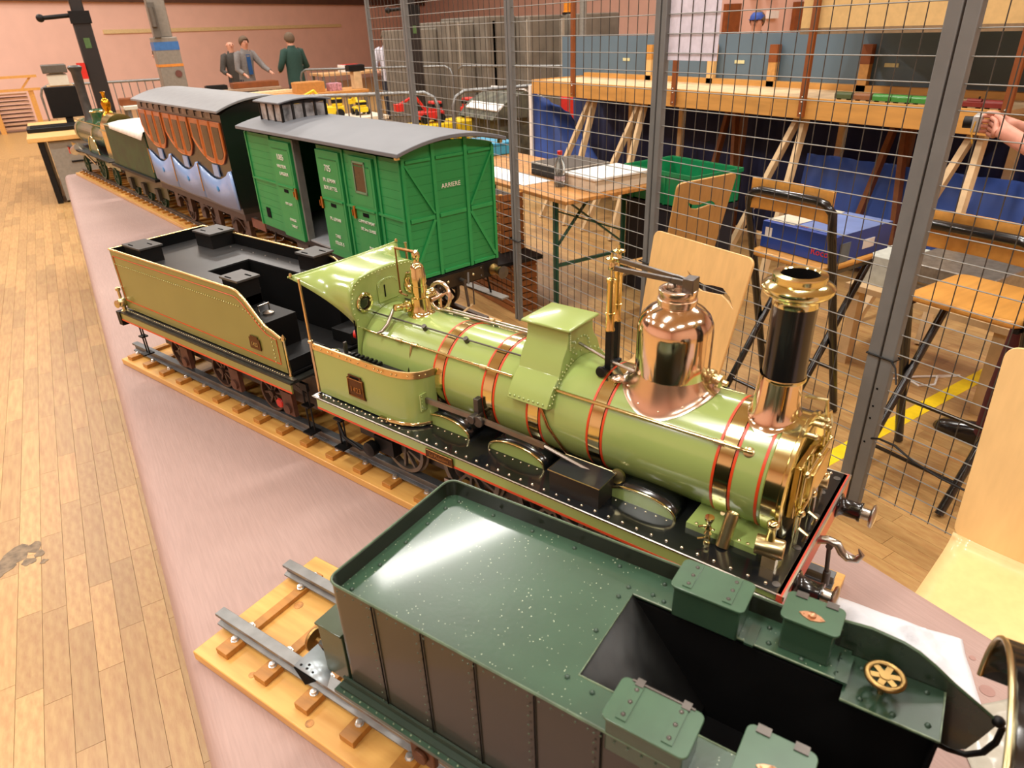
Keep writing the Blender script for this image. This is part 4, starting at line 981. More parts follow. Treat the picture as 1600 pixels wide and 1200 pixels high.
def fr_box(b, x0, x1, z0, z1, w_, y0, y1):
    b.box(x0, x1, y0, y1, z0, z0 + w_); b.box(x0, x1, y0, y1, z1 - w_, z1); b.box(x0, x0 + w_, y0, y1, z0, z1); b.box(x1 - w_, x1, y0, y1, z0, z1)
b = MB(); fr_box(b, 4.66, 4.735, .492, .592, .006, y_ - .003, y_); b.build('window_frame', mat('grey_green', '#6d8a6a', .5), d3)
MB().box(4.666, 4.729, y_ - .001, y_ + .0005, .498, .586).build('window_pane', mat('brown_glass', '#4a3526', .2), d3)
# ledge along the body
b = MB()
for (a_, c_) in ((3.80, 4.035), (4.575, 4.635), (4.775, 4.925)): b.box(a_, c_, -vh - .006, -vh, .435, .443)
for (a_, c_) in ((4.05, 4.19), (4.42, 4.56), (4.645, 4.765)): b.box(a_, c_, y_ - .004, y_, .438, .444)
b.build('waist_rail', vgreen, V, each=True)
b = MB()
for x in (3.80, 4.02, 4.58, 4.79, 4.912): b.box(x, x + .011, -vh - .005, -vh, zb_, ze_)
b.build('body_strap', vgreen, V, each=True)
b = MB(); b.box(3.87, 3.905, -vh - .004, -vh - .0015, .285, .325); b.build('air_vent', blackd, V)
for x, d_ in ((4.205, d1), (4.412, d2), (4.637, d3)):
    b = MB(); b.box(x - .004, x + .008, y_ - .006, y_, .405, .445); b.cyl((x + .002, y_ - .012, .415), (x + .002, y_ - .012, .435), .0025, n=6); b.build('door_handle', mat('orange_brass', '#b8762a', .4, .9), d_)
for x, d_ in ((4.12, d1), (4.49, d2), (4.705, d3)):
    b = MB(); b.box(x - .018, x + .018, y_ - .002, y_, .418, .430); b.build('grab_slot', blackd, d_)
for d_, x, z, s, sz in ((d1, 4.12, .548, '1085', .030), (d1, 4.12, .515, 'HAUTEUR', .017), (d1, 4.13, .488, 'LARGEUR', .017), (d1, 4.125, .375, 'PUY-GUY', .014), (d1, 4.135, .315, 'CHARGE', .014), (d1, 4.14, .29, 'TARE 8T', .014),
                       (d2, 4.488, .548, '705', .030), (d2, 4.488, .508, 'FR. LEMAN', .018), (d2, 4.49, .482, 'BOU.ATTEL', .018), (d2, 4.49, .375, 'FR. LEMAN', .016), (d2, 4.49, .315, 'TARE', .016), (d2, 4.495, .29, 'KILOS 5', .018),
                       (d3, 4.705, .40, 'COMPARTIMENT', .0135), (d3, 4.71, .375, 'DE 2me CLASSE', .0135), (d3, 4.715, .315, 'PLM', .014)):
    text('lettering', s, sz, wht, d_, (x, y_ - .0022, z), (1, 0, 0), (0, 0, 1))
# open doorway: partition coloured near black for the shade inside
MB().box(4.21, 4.222, -vh, -.150, zb_, ze_).build('door_post', mat('grey_inner', '#6f716b', .6), V)
b = MB(); b.box(vx0 + .006, vx1 - .006, -vh + .006, vh - .006, zb_, zb_ + .006); b.build('van_floor', mat('grey_floor', '#9a9da0', .5), V)
b = MB(); b.box(4.20, 4.42, -.04, -.036, zb_ + .006, ze_ + .02); b.build('inner_partition', mat('shaded_inner', '#0c0c0c', .8, spec=.2), V)
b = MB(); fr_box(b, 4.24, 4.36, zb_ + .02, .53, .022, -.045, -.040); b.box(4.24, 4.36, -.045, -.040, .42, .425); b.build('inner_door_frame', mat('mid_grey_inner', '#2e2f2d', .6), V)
# end wall with X framing
def roofz(y, z0=.620, rise=.036, h=.205): return z0 + rise * (1 - (y / h) ** 2)
ew = [(-vh, zb_), (vh, zb_)] + [(vh - 2 * vh * k / 16, roofz(vh - 2 * vh * k / 16) - .004) for k in range(17)]
MB().prism(ew, vx1 - .006, vx1, 'x').build('end_wall', vgreen, V)
MB().prism(ew, vx0, vx0 + .006, 'x').build('end_wall', vgreen, V)
pr = None
n = 14; h = (.615 - zb_) / n
for (a_, c_) in ((-.166, -.068), (-.056, .056), (.068, .166)):
    pr = MB().box(vx1, vx1 + .0008, a_, c_, zb_ + .0006, zb_ + h - .0006).build('end_plank', vgreen, V)
    for k in range(1, n): clone(pr, V, (0, 0, h * k))
b = MB()
xe0, xe1 = vx1, vx1 + .006
b.box(xe0, xe1, -vh, -vh + .010, zb_, .62); b.box(xe0, xe1, vh - .010, vh, zb_, .62); b.box(xe0, xe1, -.068, -.056, zb_, .655); b.box(xe0, xe1, .056, .068, zb_, .655)
for (a_, c_) in ((-.166, -.068), (-.056, .056), (.068, .166)):
    b.box(xe0, xe1, a_ + .004, c_ - .004, .428, .440); b.box(xe0, xe1, a_ + .004, c_ - .004, zb_ + .002, zb_ + .012)
    b.box(xe0, xe1, a_ + .004, c_ - .004, .604, .612)
for s in (-1, 1):
    b.bar((xe0 + .003, s * .166, .600), (xe0 + .003, s * .072, .445), .006, .010, (1, 0, 0)); b.bar((xe0 + .003, s * .072, .425), (xe0 + .003, s * .166, .262), .010, .006, (1, 0, 0))
b.build('end_frame_bar', mat('end_frame_green', '#23914d', .45, var=.04), V, each=True)
text('lettering', 'ARRIERE', .020, wht, V, (vx1 + .0022, .0, .52), (0, 1, 0), (0, 0, 1))
# roof with thick edge, lookout
def curved_roof(x0, x1, hh, z0, rise, t, nm, m, par, seg=18):
    top = [(-hh + 2 * hh * k / seg, z0 + rise * (1 - ((-hh + 2 * hh * k / seg) / hh) ** 2)) for k in range(seg + 1)]
    bot = [(y, z - t) for y, z in reversed(top)]
    return MB().prism(top + bot, x0, x1, 'x').build(nm, m, par, bevel=.002)
rf = curved_roof(3.80 - .01, 4.962, .207, .641, .032, .012, 'roof', vroof, V)
b = MB(); [b.box(x, x + .012, y * .196 - .006, y * .196 + .006, .622, .632) for x in (4.935,) for y in (-1, 1)]; b.build('corner_bracket', brassd, V, each=True)
lk = thing  # lookout is a part of the van
b = MB(); b.box(3.87, 4.07, -.128, .062, .636, .652); b.box(3.87, 4.07, -.128, .062, .722, .732)
for x in (3.87, 3.933, 3.997, 4.062): b.box(x, x + .008, -.128, -.120, .64, .732); b.box(x, x + .008, .054, .062, .64, .732)
for y in (-.128, -.083, -.037, .009, .054): b.box(4.062, 4.070, y, y + .008, .64, .732); b.box(3.87, 3.878, y, y + .008, .64, .732)
lo = b.build('lookout', mat('black_lookout', '#131516', .5), V)
for k in range(3): MB().box(3.880 + .0635 * k, 3.931 + .0635 * k, -.125, -.123, .664, .721).build('lookout_pane', mat('pane_glass', '#a9adb0', .08, var=.35, scale=26), lo)
for k in range(4): MB().box(4.065, 4.0665, -.119 + .0457 * k, -.085 + .0457 * k, .664, .721).build('lookout_pane', MC['pane_glass'], lo)
tp = [(-.142 + .218 * k / 10, .731 + .012 * (1 - (k / 5 - 1) ** 2)) for k in range(11)]
MB().prism(tp + [(y, z - .006) for y, z in reversed(tp)], 3.855, 4.088, 'x').build('lookout_roof', vroof, lo, bevel=.0015)
# underframe
b = MB(); b.box(3.81, 4.92, -.172, .172, .222, .245); b.build('underframe', blackm, V)
b = MB(); b.box(4.92, 4.935, -.168, .168, .190, .243); o = b.build('headstock', blackm, V)
b = MB(); b.box(4.935, 4.939, -.095, .10, .195, .238); o2 = b.build('beam_plate', mat('dark_bronze', '#3c3428', .4, .6), V)
rivets([(4.939, y, z) for y in (-.085, .09) for z in (.203, .230)], .004, (1, 0, 0), 'plate_bolts', steeld, o2)
rivets([(4.939, y, .216) for y in (-.05, .055)], .005, (1, 0, 0), 'brass_eyes', brassd, o2)
for y in (-.145, .145):
    b = MB(); b.lathe([(.020, 0), (.020, .006), (.013, .012), (.013, .03), (.016, .032), (.016, .038), (.012, .04)], (4.935, y, .212), (1, 0, 0), 20); o = b.build('buffer_housing', MC['old_brass'] if 'old_brass' in MC else brassd, V)
    b = MB(); b.lathe([(.008, .038), (.008, .05), (.021, .052), (.022, .056), (.0, .059)], (4.935, y, .212), (1, 0, 0), 22); b.build('buffer_head', mat('steel_buffer', '#6b6c6e', .3, .9), o)
b = MB(); b.cyl((4.94, 0, .212), (4.965, 0, .212), .007); b.bar((4.96, 0, .215), (4.962, .01, .12), .005, .008); b.bar((4.955, .022, .236), (4.966, .012, .20), .006, .008); b.cyl((4.96, .035, .2), (4.96, .035, .12), .0025, n=6); b.build('screw_coupling', steeld, V)
for s in (-1, 1):
    MB().box(3.83, 4.93, s * .20 - .018, s * .20 + .018, .085, .092).build('step_board', mat('grey_board', '#77736b', .5), V, bevel=.001)
    for x in (3.9, 4.2, 4.5, 4.85):
        MB().bar((x, s * .172, .225), (x, s * .20, .09), .008, .003).build('step_hanger', blackm, V)
    for x in (4.02, 4.72):
        b = MB(); b.box(x - .05, x + .05, s * .115 - .004, s * .115 + .004, .10, .222); b.cyl((x, s * .12, .115), (x, s * .13, .115), .018, n=12); b.build('axle_guard', steeld, V)
        b = MB(); [b.tube([(x - .11 + .011 * i, s * .125, .185 - (abs(i - 10) ** 2) * -.0003 + k * .005) for i in range(21)], .002, 4) for k in range(4)]; b.build('leaf_spring', steeld, V)
for x in (4.02, 4.72): wheelset(V, x, .062, .205, FZ, mat('black_wheel', '#2c2622', .4, .4), 8)
b = MB(); b.cyl((4.955, -.02, .10), (4.955, .03, .12), .004); b.build('brake_handle', mat('pale_grip', '#c9ab7c', .5), V)

# ================================================================ BLUE AND ORANGE COACH (frame F)
Q = thing('model_coach', 'black model coach with orange upper panels and pale blue lower panels', 'model coach', (3.0, 0, FZ), F)
qx0, qx1, qh = 2.40, 3.585, .185
ew = [(-qh * .93, .245), (qh * .93, .245)] + [(qh, .45), (qh, .66)] + [(qh - 2 * qh * k / 12, .665 + .05 * (1 - ((qh - 2 * qh * k / 12) / qh) ** 2)) for k in range(13)] + [(-qh, .66), (-qh, .45)]
MB().prism(ew, qx0, qx1, 'x').build('body', mat('coach_black', '#0d0c0c', .35, coat=.3), Q)
curved_roof(qx0 - .015, qx1 + .03, .207, .684, .045, .010, 'roof', mat('pale_grey_roof', '#7e8083', .5, var=.05), Q)
b = MB(); [b.box(qx0 + .02 + .1 * k, qx0 + .08 + .1 * k, -qh - .003, -qh, .645, .672) for k in range(11)]; b.build('cornice_light', mat('dim_silver', '#7d746a', .3, .6, var=.5, scale=12), Q, each=True)
og = mat('orange_varnish', '#a9551f', .35, var=.15, scale=20, coat=.4); og2 = mat('brown_varnish', '#6a3313', .35, var=.2, scale=20)
sect = [(2.41, 2.78), (2.80, 3.165), (3.185, 3.575)]
for (a_, c_) in sect:
    wq = (c_ - a_) / 3
    for k in range(3):
        x0 = a_ + wq * k + .004; x1 = a_ + wq * (k + 1) - .004
        # panel with the outer lower corner rounded like a carriage body
        def outl(x0, x1, ins):
            p = [(x0 + ins, .635 - ins), (x1 - ins, .635 - ins)]
            for q in range(7):
                xx = lerp(x1 - ins, x0 + ins, q / 6); u_ = (xx - a_) / (c_ - a_)
                zlow = .455 + .10 * max(0, (.55 - u_) / .55) ** 2 + .06 * max(0, (u_ - .8) / .2) ** 2
                p.append((xx, zlow + ins))
            return p
        o = MB().prism(outl(x0, x1, 0), -qh - .006, -qh, 'y').build('orange_panel', og, Q, bevel=.001)
        MB().prism(outl(x0, x1, .022), -qh - .0075, -qh - .006, 'y').build('panel_window', mat('coach_glass', '#3a2419', .12, var=.4, scale=14), o)
        b = MB(); ol = outl(x0, x1, .002); b.tube([(x, -qh - .0065, z) for x, z in ol], .0022, 5, closed=True); b.build('panel_beading', mat('bright_orange_bead', '#c9702d', .35), o)
lb = mat('pale_blue_paint', '#7f9fd0', .35, var=.06, scale=8, coat=.3)
b0 = None
for (a_, c_) in sect:
    n = 12; top = []; bot = []
    for q in range(n + 1):
        u_ = q / n; xx = lerp(a_ - .012, c_ + .005, u_)
        top.append((xx, .425 - .045 * math.sin(PI * u_) ** 1.5 + .012 * (u_ > .9))); bot.append((xx, .258 + .035 * abs(u_ - .5) ** 2))
    rows = [[(x, -qh * .985 - .006, z) for x, z in top], [(x, -qh * .95 - .006, z) for x, z in bot]]
    o = MB().grid(rows).build('blue_panel', lb, Q, solid=.004)
    b = MB(); m_ = (a_ + c_) / 2; b.box(m_ - .01, m_ + .055, -qh - .006, -qh - .001, .395, .447); b.build('door_panel', lb, o)
    b = MB(); b.tube([(a_ - .012, -qh - .007, .43), (a_ - .005, -qh - .009, .30)], .003, 5); b.build('panel_beading', mat('gold_bead', '#c89a50', .3, .8), o)
    b = MB(); b.lathe([(.013, 0), (.013, .002), (.006, .003)], (m_ - .01, -qh - .004, .335), (0, -1, 0), 6); b.build('blue_crest', mat('crest_blue', '#2f8fd0', .4), o)
b = MB(); b.box(qx0, qx1, -.17, .17, .215, .245); b.build('underframe', mat('brown_frame', '#3b2a22', .5), Q)
for s in (-1, 1):
    b = MB()
    for x in (2.52, 2.72, 2.92, 3.12, 3.34, 3.5): b.box(x - .03, x + .03, s * .13 - .01, s * .13 + .01, .12, .215)
    b.build('spring_hanger', mat('brown_steel', '#5a4130', .4, .5, var=.3, scale=30), Q, each=True)
    b = MB(); [b.tube([(x - .08 + .01 * i, s * .145, .19 - .0006 * (i - 8) ** 2 + k * .004) for i in range(17)], .002, 4) for k in range(3) for x in (2.62, 3.0, 3.4)]; b.build('leaf_spring', MC['brown_steel'], Q, each=True)
for x in (2.62, 3.0, 3.4): wheelset(Q, x, .065, .205, FZ, MC['brown_wheel'], 10)
for x in (2.385, 3.60):
    for y in (-.13, .13): MB().cyl((x - .02, y, .215), (x + .02, y, .215), .013, n=12).build('buffer', steeld, Q)
b = MB(); b.box(3.60, 3.78, -.012, .012, .205, .215); b.box(3.60, 3.74, -.15, -.145, .19, .23); b.build('coupling_bar', mat('red_brown_steel', '#7c4a38', .45, .4), Q)

# ================================================================ FAR GREEN ENGINE AND TENDER (frame F)
og_ = mat('racing_green', '#1d5a35', .25, var=.15, coat=.5)
L_ = thing('model_locomotive', 'old green and brass model locomotive with tall iron chimney at far table end', 'model locomotive', (.7, 0, FZ), F)
iron = mat('iron_chimney', '#4d4c4a', .45, .4, var=.15)
MB().lathe([(.088, 0), (.092, .004), (.092, 1.0)], (.06, 0, .34), (1, 0, 0), 40).build('boiler', og_, L_)
MB().lathe([(.0935, 0), (.0935, .03)], (.10, 0, .34), (1, 0, 0), 40).build('boiler_band', brassd, L_); MB().lathe([(.0935, 0), (.0935, .02)], (.60, 0, .34), (1, 0, 0), 40).build('boiler_band', brass, L_)
b = MB(); b.lathe([(.045, .42), (.034, .45), (.032, .62), (.035, .765), (.048, .79), (.05, .80), (.036, .812)], (.28, 0, 0), n=24); b.build('chimney', iron, L_)
b = MB(); b.lathe([(.055, .42), (.045, .44), (.045, .50), (.048, .505), (.04, .52), (.0, .525)], (.56, 0, 0), n=24); b.build('green_dome', og_, L_)
MB().lathe([(.05, .500), (.052, .508), (.04, .515)], (.56, 0, 0), n=24).build('dome_rim', brass, L_)
gold = mat('gold_brass', '#d8a02c', .2, 1.0)
b = MB(); b.lathe([(.05, .42), (.055, .47), (.045, .50), (.02, .525), (.028, .55), (.032, .575), (.022, .60), (.010, .61), (.012, .64), (.018, .65), (.0, .655)], (.90, 0, 0), n=24); b.build('steam_dome', gold, L_)
b = MB(); b.box(1.0, 1.16, -.10, .10, .22, .44); b.lathe([(.10, 0), (.10, .16)], (1.0, 0, .42), (1, 0, 0), 30); b.build('firebox', MC['yellow_brass'], L_)
for s in (-1, 1):
    MB().box(.0, 1.25, min(s * .10, s * .105), max(s * .10, s * .105), .16, .235).build('outside_frame', og_, L_)
    n = 14; arc = [(.72 + .13 * math.cos(PI - PI * k / n), .235 + .12 * math.sin(PI * k / n)) for k in range(n + 1)]
    o = MB().prism(arc, s * .118, s * .122, 'y').build('splasher', og_, L_); MB().tube([(x, s * .123, z) for x, z in arc], .004, 6).build('splasher_edge', brass, o)
    b = MB(); b.cyl((.10, s * .14, .20), (.30, s * .14, .24), .035, n=20); b.build('cylinder', steel, L_)
    b = MB(); b.bar((.30, s * .14, .24), (.72, s * .14, .16), .008, .014); b.build('connecting_rod', steel, L_)
    b = MB(); b.tube([(.22, s * .10, .44), (1.0, s * .10, .44)], .004, 6); b.build('handrail', brass, L_)
MB().box(-.03, .0, -.16, .16, .17, .225).build('buffer_beam', redb, L_)
for y in (-.13, .13): MB().lathe([(.012, 0), (.012, -.04), (.024, -.045), (.024, -.05)], (-.03, y, .20), (1, 0, 0), 16).build('buffer', steel, L_)
MB().box(-.02, 1.25, -.165, .165, .225, .232).build('running_board', blackm, L_)
b = MB(); [b.cyl((.15 + .02 * k, -.15, .235), (.15 + .02 * k, -.15, .27), .006, n=8) for k in range(8)]; b.build('lubricator', brass, L_, each=True)
for x, r_ in ((.22, .06), (.72, .105), (1.08, .06)): wheelset(L_, x, r_, .205, FZ, mat('green_wheel', '#2b4a33', .4, .2), 14)
L2 = thing('model_tender', 'small dark green model tender behind the old green engine', 'model tender', (1.85, 0, FZ), F)
b = MB(); b.box(1.40, 2.27, -.16, .16, .24, .49); b.build('tank', mat('deep_green', '#15401f', .5, var=.25, scale=12), L2, bevel=.004)
MB().box(1.36, 2.29, -.172, .172, .225, .24).build('running_plate', blackm, L2)
b = MB(); b.tube([(1.40, -.162, .485), (2.27, -.162, .485)], .004, 6); b.build('brass_beading', brassd, L2)
for s in (-1, 1):
    MB().box(1.40, 2.27, min(s * .11, s * .115), max(s * .11, s * .115), .11, .225).build('frame_plate', mat('olive_frame', '#5a5532', .4, .3), L2)
    b = MB(); [b.box(x - .03, x + .03, min(s * .115, s * .135), max(s * .115, s * .135), .09, .16) for x in (1.55, 1.83, 2.11)]; b.build('axlebox', mat('dark_casting', '#3d382c', .5, .3), L2, each=True)
for x in (1.55, 1.83, 2.11): wheelset(L2, x, .058, .205, FZ, MC['green_wheel'], 10)
pz = MB()
rows = []
for j in range(9):
    u_ = j / 8; x = lerp(1.55, 2.29, u_)
    rows.append([(x + (.05 if k == 0 else 0) * (1 - u_), y, z) for k, (y, z) in enumerate(((-.176 - .01 * u_, .475 - .015 * u_), (-.166, .502), (-.10, .512), (0, .515), (.10, .512), (.165, .50)))])
pz.grid(rows).build('white_sheet', mat('bright_white_sheet', '#f2f2ee', .6), at=(2.0, 0, .49), fr=F, label='white sheet of paper draped over the small green tender', cat='paper', solid=.001, ang=60)
b = MB(); b.box(2.05, 2.25, .0, .10, .517, .57); o = b.build('small_carton', white, at=(2.15, .05, .517), fr=F, label='small white and red carton on the paper behind the coach', cat='box', bevel=.002)
MB().box(2.12, 2.22, -.001, .101, .55, .5715).build('red_print', redb, o)
b = MB(); b.box(1.15, 1.60, -.14, -.12, .425, .432); b.build('brass_side_rail', brassd, L2)
# ================================================================ WIRE MESH FENCE (plane x = 2.2)
def fence_panel(y0, y1, label, w0=.028, w1=.028, tops=1.98):
    t = thing('mesh_fence_panel', label, 'fence panel', (2.2, (y0 + y1) / 2, 0), group=None)
    for yy, w_ in ((y0 + w0 / 2, w0), (y1 - w1 / 2, w1)):
        MB().box(2.185, 2.215, yy - w_ / 2 + .001, yy + w_ / 2 - .001, 0.0, tops).build('frame_post', fgrey, t, bevel=.003)
    MB().box(2.187, 2.213, y0 + w0, y1 - w1, tops - .03, tops).build('top_tube', fgrey, t)
    b = MB()
    z = .098
    while z < tops - .03: b.tube([(2.200, y0 + w0 * .6, z), (2.200, y1 - w1 * .6, z)], .0021, 5); z += .0705
    b.build('wire_row', wire, t, kind='stuff', label='horizontal wires')
    b = MB(); n = int((y1 - y0 - w0 - w1) / .0625)
    for k in range(1, n + 1):
        y = y0 + w0 + k * (y1 - y0 - w0 - w1) / (n + 1); b.tube([(2.204, y, .09), (2.204, y, tops - .015)], .0019, 5)
    b.build('wire_column', mat('dark_wire', '#4a4640', .6, .3), t, kind='stuff', label='vertical wires')
    return t
f1 = fence_panel(-.10, 1.130, 'wire mesh fence panel nearest the camera, in front of the right stool', .03, .045)
f2 = fence_panel(1.135, 2.315, 'wire mesh fence panel directly behind the black chimney', .045, .03)
f3 = fence_panel(2.322, 3.495, 'wire mesh fence panel in front of the bench table with green legs', .03, .026)
f4 = fence_panel(3.50, 4.82, 'wire mesh fence panel beyond the roof of the green van', .026, .03)
f5 = fence_panel(4.826, 5.50, 'narrow far end panel of the wire mesh fence', .03, .026)
b = MB(); [b.cyl((2.184, 1.118 - .002, z), (2.1835, 1.118 - .002, z), .004, n=8) for z in (.30, .40, .45, .52)]; b.build('bolt_hole', blackd, f1)
def tie(y, z, nm, lab, tail):
    b = MB(); b.tube([(2.180, y - .05, z), (2.180, y + .05, z), (2.222, y + .05, z), (2.222, y - .05, z)], .0035, 6, closed=True); b.tube([(2.18, y - .04, z), (2.16, y - .07, z - .01), (2.13, y - .10, z - .05)] if tail else [(2.18, y, z), (2.172, y - .02, z)], .003, 6)
    b.build('cable_tie', blackm, at=(2.18, y, z), label=lab, cat='cable tie')
tie(1.13, .64, 'cable_tie', 'black cable tie with loose tail round the double fence post', True)
tie(2.318, .68, 'cable_tie', 'black cable tie on the fence post left of the upright plywood chair', False)
tie(3.497, .53, 'cable_tie', 'black cable tie on the fence post beside the green van', False)
MB().tube([(2.19, 1.10, .32), (2.17, 1.06, .345), (2.165, 1.0, .35), (2.17, .93, .32), (2.18, .84, .30), (2.19, .70, .29)], .004, 6).build('cable', blackm, at=(2.17, 1, .3), label='black cable looped along the bottom of the near fence panel', cat='cable')
MB().box(2.206, 2.208, 2.02, 2.285, 1.552, 1.85).build('paper_sheet', mat('lilac_white_paper', '#e3dfee', .7), at=(2.207, 2.15, 1.552), label='plain white paper sheet hung behind the fence wires at the top', cat='paper')

# ================================================================ PLYWOOD CHAIRS
def curve_plate(name, outer, holes, th, m, parent, mapf):
    """flat plate with holes: outline in (u,v), bent into place by mapf(u,v,w)"""
    cu = bpy.data.curves.new('c', 'CURVE'); cu.dimensions = '2D'; cu.fill_mode = 'BOTH'; cu.extrude = th / 2; cu.bevel_depth = .001; cu.bevel_resolution = 0
    for pl in [outer] + holes:
        sp = cu.splines.new('POLY'); sp.points.add(len(pl) - 1); sp.use_cyclic_u = True
        for i, p in enumerate(pl): sp.points[i].co = (p[0], p[1], 0, 1)
    to = bpy.data.objects.new('c', cu); C.objects.link(to); bpy.context.view_layer.update()
    me = bpy.data.meshes.new_from_object(to.evaluated_get(bpy.context.evaluated_depsgraph_get())); bpy.data.objects.remove(to)
    off = OFF[parent.name]
    for v in me.vertices:
        q = mapf(*v.co); v.co = (q[0] - off[0], q[1] - off[1], q[2] - off[2])
    me.name = name; me.materials.clear(); me.materials.append(m)
    o = bpy.data.objects.new(name, me); C.objects.link(o); o.parent = parent; OFF[o.name] = off
    return o
def rrect(x0, x1, y0, y1, r, n=5):
    p = []
    for (cx, cy, a0) in ((x1 - r, y1 - r, 0), (x0 + r, y1 - r, 90), (x0 + r, y0 + r, 180), (x1 - r, y0 + r, 270)):
        p += [(cx + r * math.cos(R(a0 + 90 * k / n)), cy + r * math.sin(R(a0 + 90 * k / n))) for k in range(n + 1)]
    return p
def ply_chair(label, loc, rz, hwid, m, flip=1, wing=(0, 0)):
    t = thing('plywood_chair', label, 'chair', (0, 0, 0))
    bx, bz, tx, tz = .065, .43, .17, .95
    L = math.hypot(tx - bx, tz - bz); du = Vector(((tx - bx) / L, 0, (tz - bz) / L)); nn = Vector((-du.z, 0, du.x))
    def mf(u, v, w):
        # slight dish across the back
        p = Vector((bx, 0, bz)) + du * v + Vector((0, u * lerp(.88, 1, v / L), 0)) + nn * w
        return p
    gull = [(-.085, .030), (-.05, .012), (-.015, .006), (.015, .012), (.045, .014), (.075, -.004), (.098, -.036), (.070, -.016), (.045, -.006), (.02, -.010), (-.02, -.014), (-.055, -.006)]
    gull = [(flip * a_ * 1.5 + (-.085 if flip < 0 else 0), b_ * 1.35 + L - .15) for a_, b_ in gull]
    if flip < 0: gull.reverse()
    # finely segmented outer edge so that it can bend
    o = curve_plate('backrest', [(x, y) for x, y in rrect(-hwid, hwid, 0, L, .03)], [gull], .010, m, t, mf)
    prof = [(.065, .43), (.058, .415), (.038, .405), (.0, .40), (-.10, .40), (-.22, .405), (-.30, .40), (-.33, .385)]
    rows = []
    for k in range(11):
        y = lerp(-hwid, hwid, k / 10) * .88; rows.append([(x, y, z + (y / hwid) ** 2 * .008) for x, z in prof])
    MB().grid(rows).build('seat', m, t, solid=.010, ang=60)
    for s in (-1, 1):
        y = s * (hwid - .05)
        MB().tube([(-.30, s * (hwid - .0), 0), (-.27, y, .37), (-.25, y, .386), (-.05, y, .386), (.02, y, .38), (.12, s * hwid, 0)], .011, 8).build('leg', galv, t)
    MB().cyl((-.20, -hwid - .03, .372), (-.20, hwid + .03, .372), .012, n=12).build('cross_tube', steel, t)
    t.location = loc; t.rotation_euler = (0, 0, R(rz))
    return t
beech_l = mat('light_beech_ply', '#edc88a', 0.33, var=0.04, scale=4, stretch=(9, 9, 1), coat=0.3)
ply_chair('pale plywood chair with bird-shaped cut-out standing behind the copper dome', (1.755, 1.75, 0), 0, .25, beech, -1)
ply_chair('large pale plywood chair at the right edge, close to the camera', (1.736, .375, 0), 12, .25, beech_l, 1)
ply_chair('golden plywood chair with bird cut-out behind the mesh fence', (2.83, 2.745, 0), -90, .22, mat('golden_ply', '#c99a5c', .4, var=.06, scale=5, stretch=(9, 9, 1)), 1)

# ================================================================ TALL FOLDING STOOLS
def stool(label, yc):
    t = thing('folding_stool', label, 'stool', (2.55, yc, 0)); h = .205
    MB().tube([(2.77, yc - h, .01), (2.50, yc - h, .90), (2.475, yc - h, 1.0), (2.47, yc - h + .03, 1.03), (2.465, yc - h + .07, 1.04), (2.465, yc + h - .07, 1.04), (2.47, yc + h - .03, 1.03), (2.475, yc + h, 1.0), (2.50, yc + h, .90), (2.77, yc + h, .01)], .018, 10).build('back_frame', black, t)
    MB().tube([(2.40, yc - h + .03, .01), (2.86, yc - h + .03, .735)], .016, 10).build('leg', black, t)
    MB().tube([(2.40, yc + h - .03, .01), (2.86, yc + h - .03, .735)], .016, 10).build('leg', black, t)
    MB().cyl((2.70, yc - h, .25), (2.70, yc + h, .25), .009, n=10).build('foot_bar', black, t)
    MB().cyl((2.47, yc - h + .03, .12), (2.47, yc + h - .03, .12), .008, n=10).build('cross_bar', black, t)
    rows = []
    for k in range(9):
        u_ = lerp(-1, 1, k / 8); y = yc + u_ * .20
        rows.append([(2.478 + .022 * (1 - u_ * u_), y, z) for z in (.955, .98, 1.06, 1.085)])
    MB().grid(rows).build('backrest', beechd, t, solid=.012, bevel=.004, ang=60)
    b = MB(); b.prism(rrect(2.50, 2.88, yc - .195, yc + .195, .05), .738, .766, 'z'); b.build('seat', beechd, t, bevel=.010)
    for s in (-1, 1): MB().box(2.52, 2.86, yc + s * .18 - .01, yc + s * .18 + .01, .722, .738).build('seat_rail', black, t)
    return t
stool('tall black folding stool with orange wooden seat carrying the blue carton', 1.80)
stool('tall black folding stool with empty wooden seat beside the double fence post', 1.065)
t = thing('blue_carton', 'blue model railway carton with red lettering on the left stool', 'box', (2.73, 1.77, .767))
MB().box(2.565, 2.96, 1.615, 1.985, .767, .885).build('carton', blueb, t, bevel=.002)
MB().box(2.59, 2.96, 1.615, 1.83, .8852, .887).build('printed_top', bluel, t)
MB().box(2.59, 2.95, 1.84, 1.98, .8852, .887).build('pale_flap', mat('pale_carton', '#c7c1ad', .5), t)
text('lettering', 'Roco', .040, mat('red_print', '#d8342c', .5), t, (2.5635, 1.68, .805), (0, -1, 0), (0, 0, 1))
text('lettering', 'Roco', .025, MC['red_print'], t, (2.60, 1.80, .888), (0, -1, 0), (1, 0, 0))
MB().box(2.563, 2.565, 1.93, 1.965, .82, .86).build('barcode_label', white, t)
MB().box(2.76, 2.84, 1.6125, 1.6145, .80, .84).build('white_label', white, t)
MB().box(2.60, 2.67, 1.6125, 1.6145, .768, .85).build('grey_corner', mat('grey_print', '#6d7a80', .5), t)

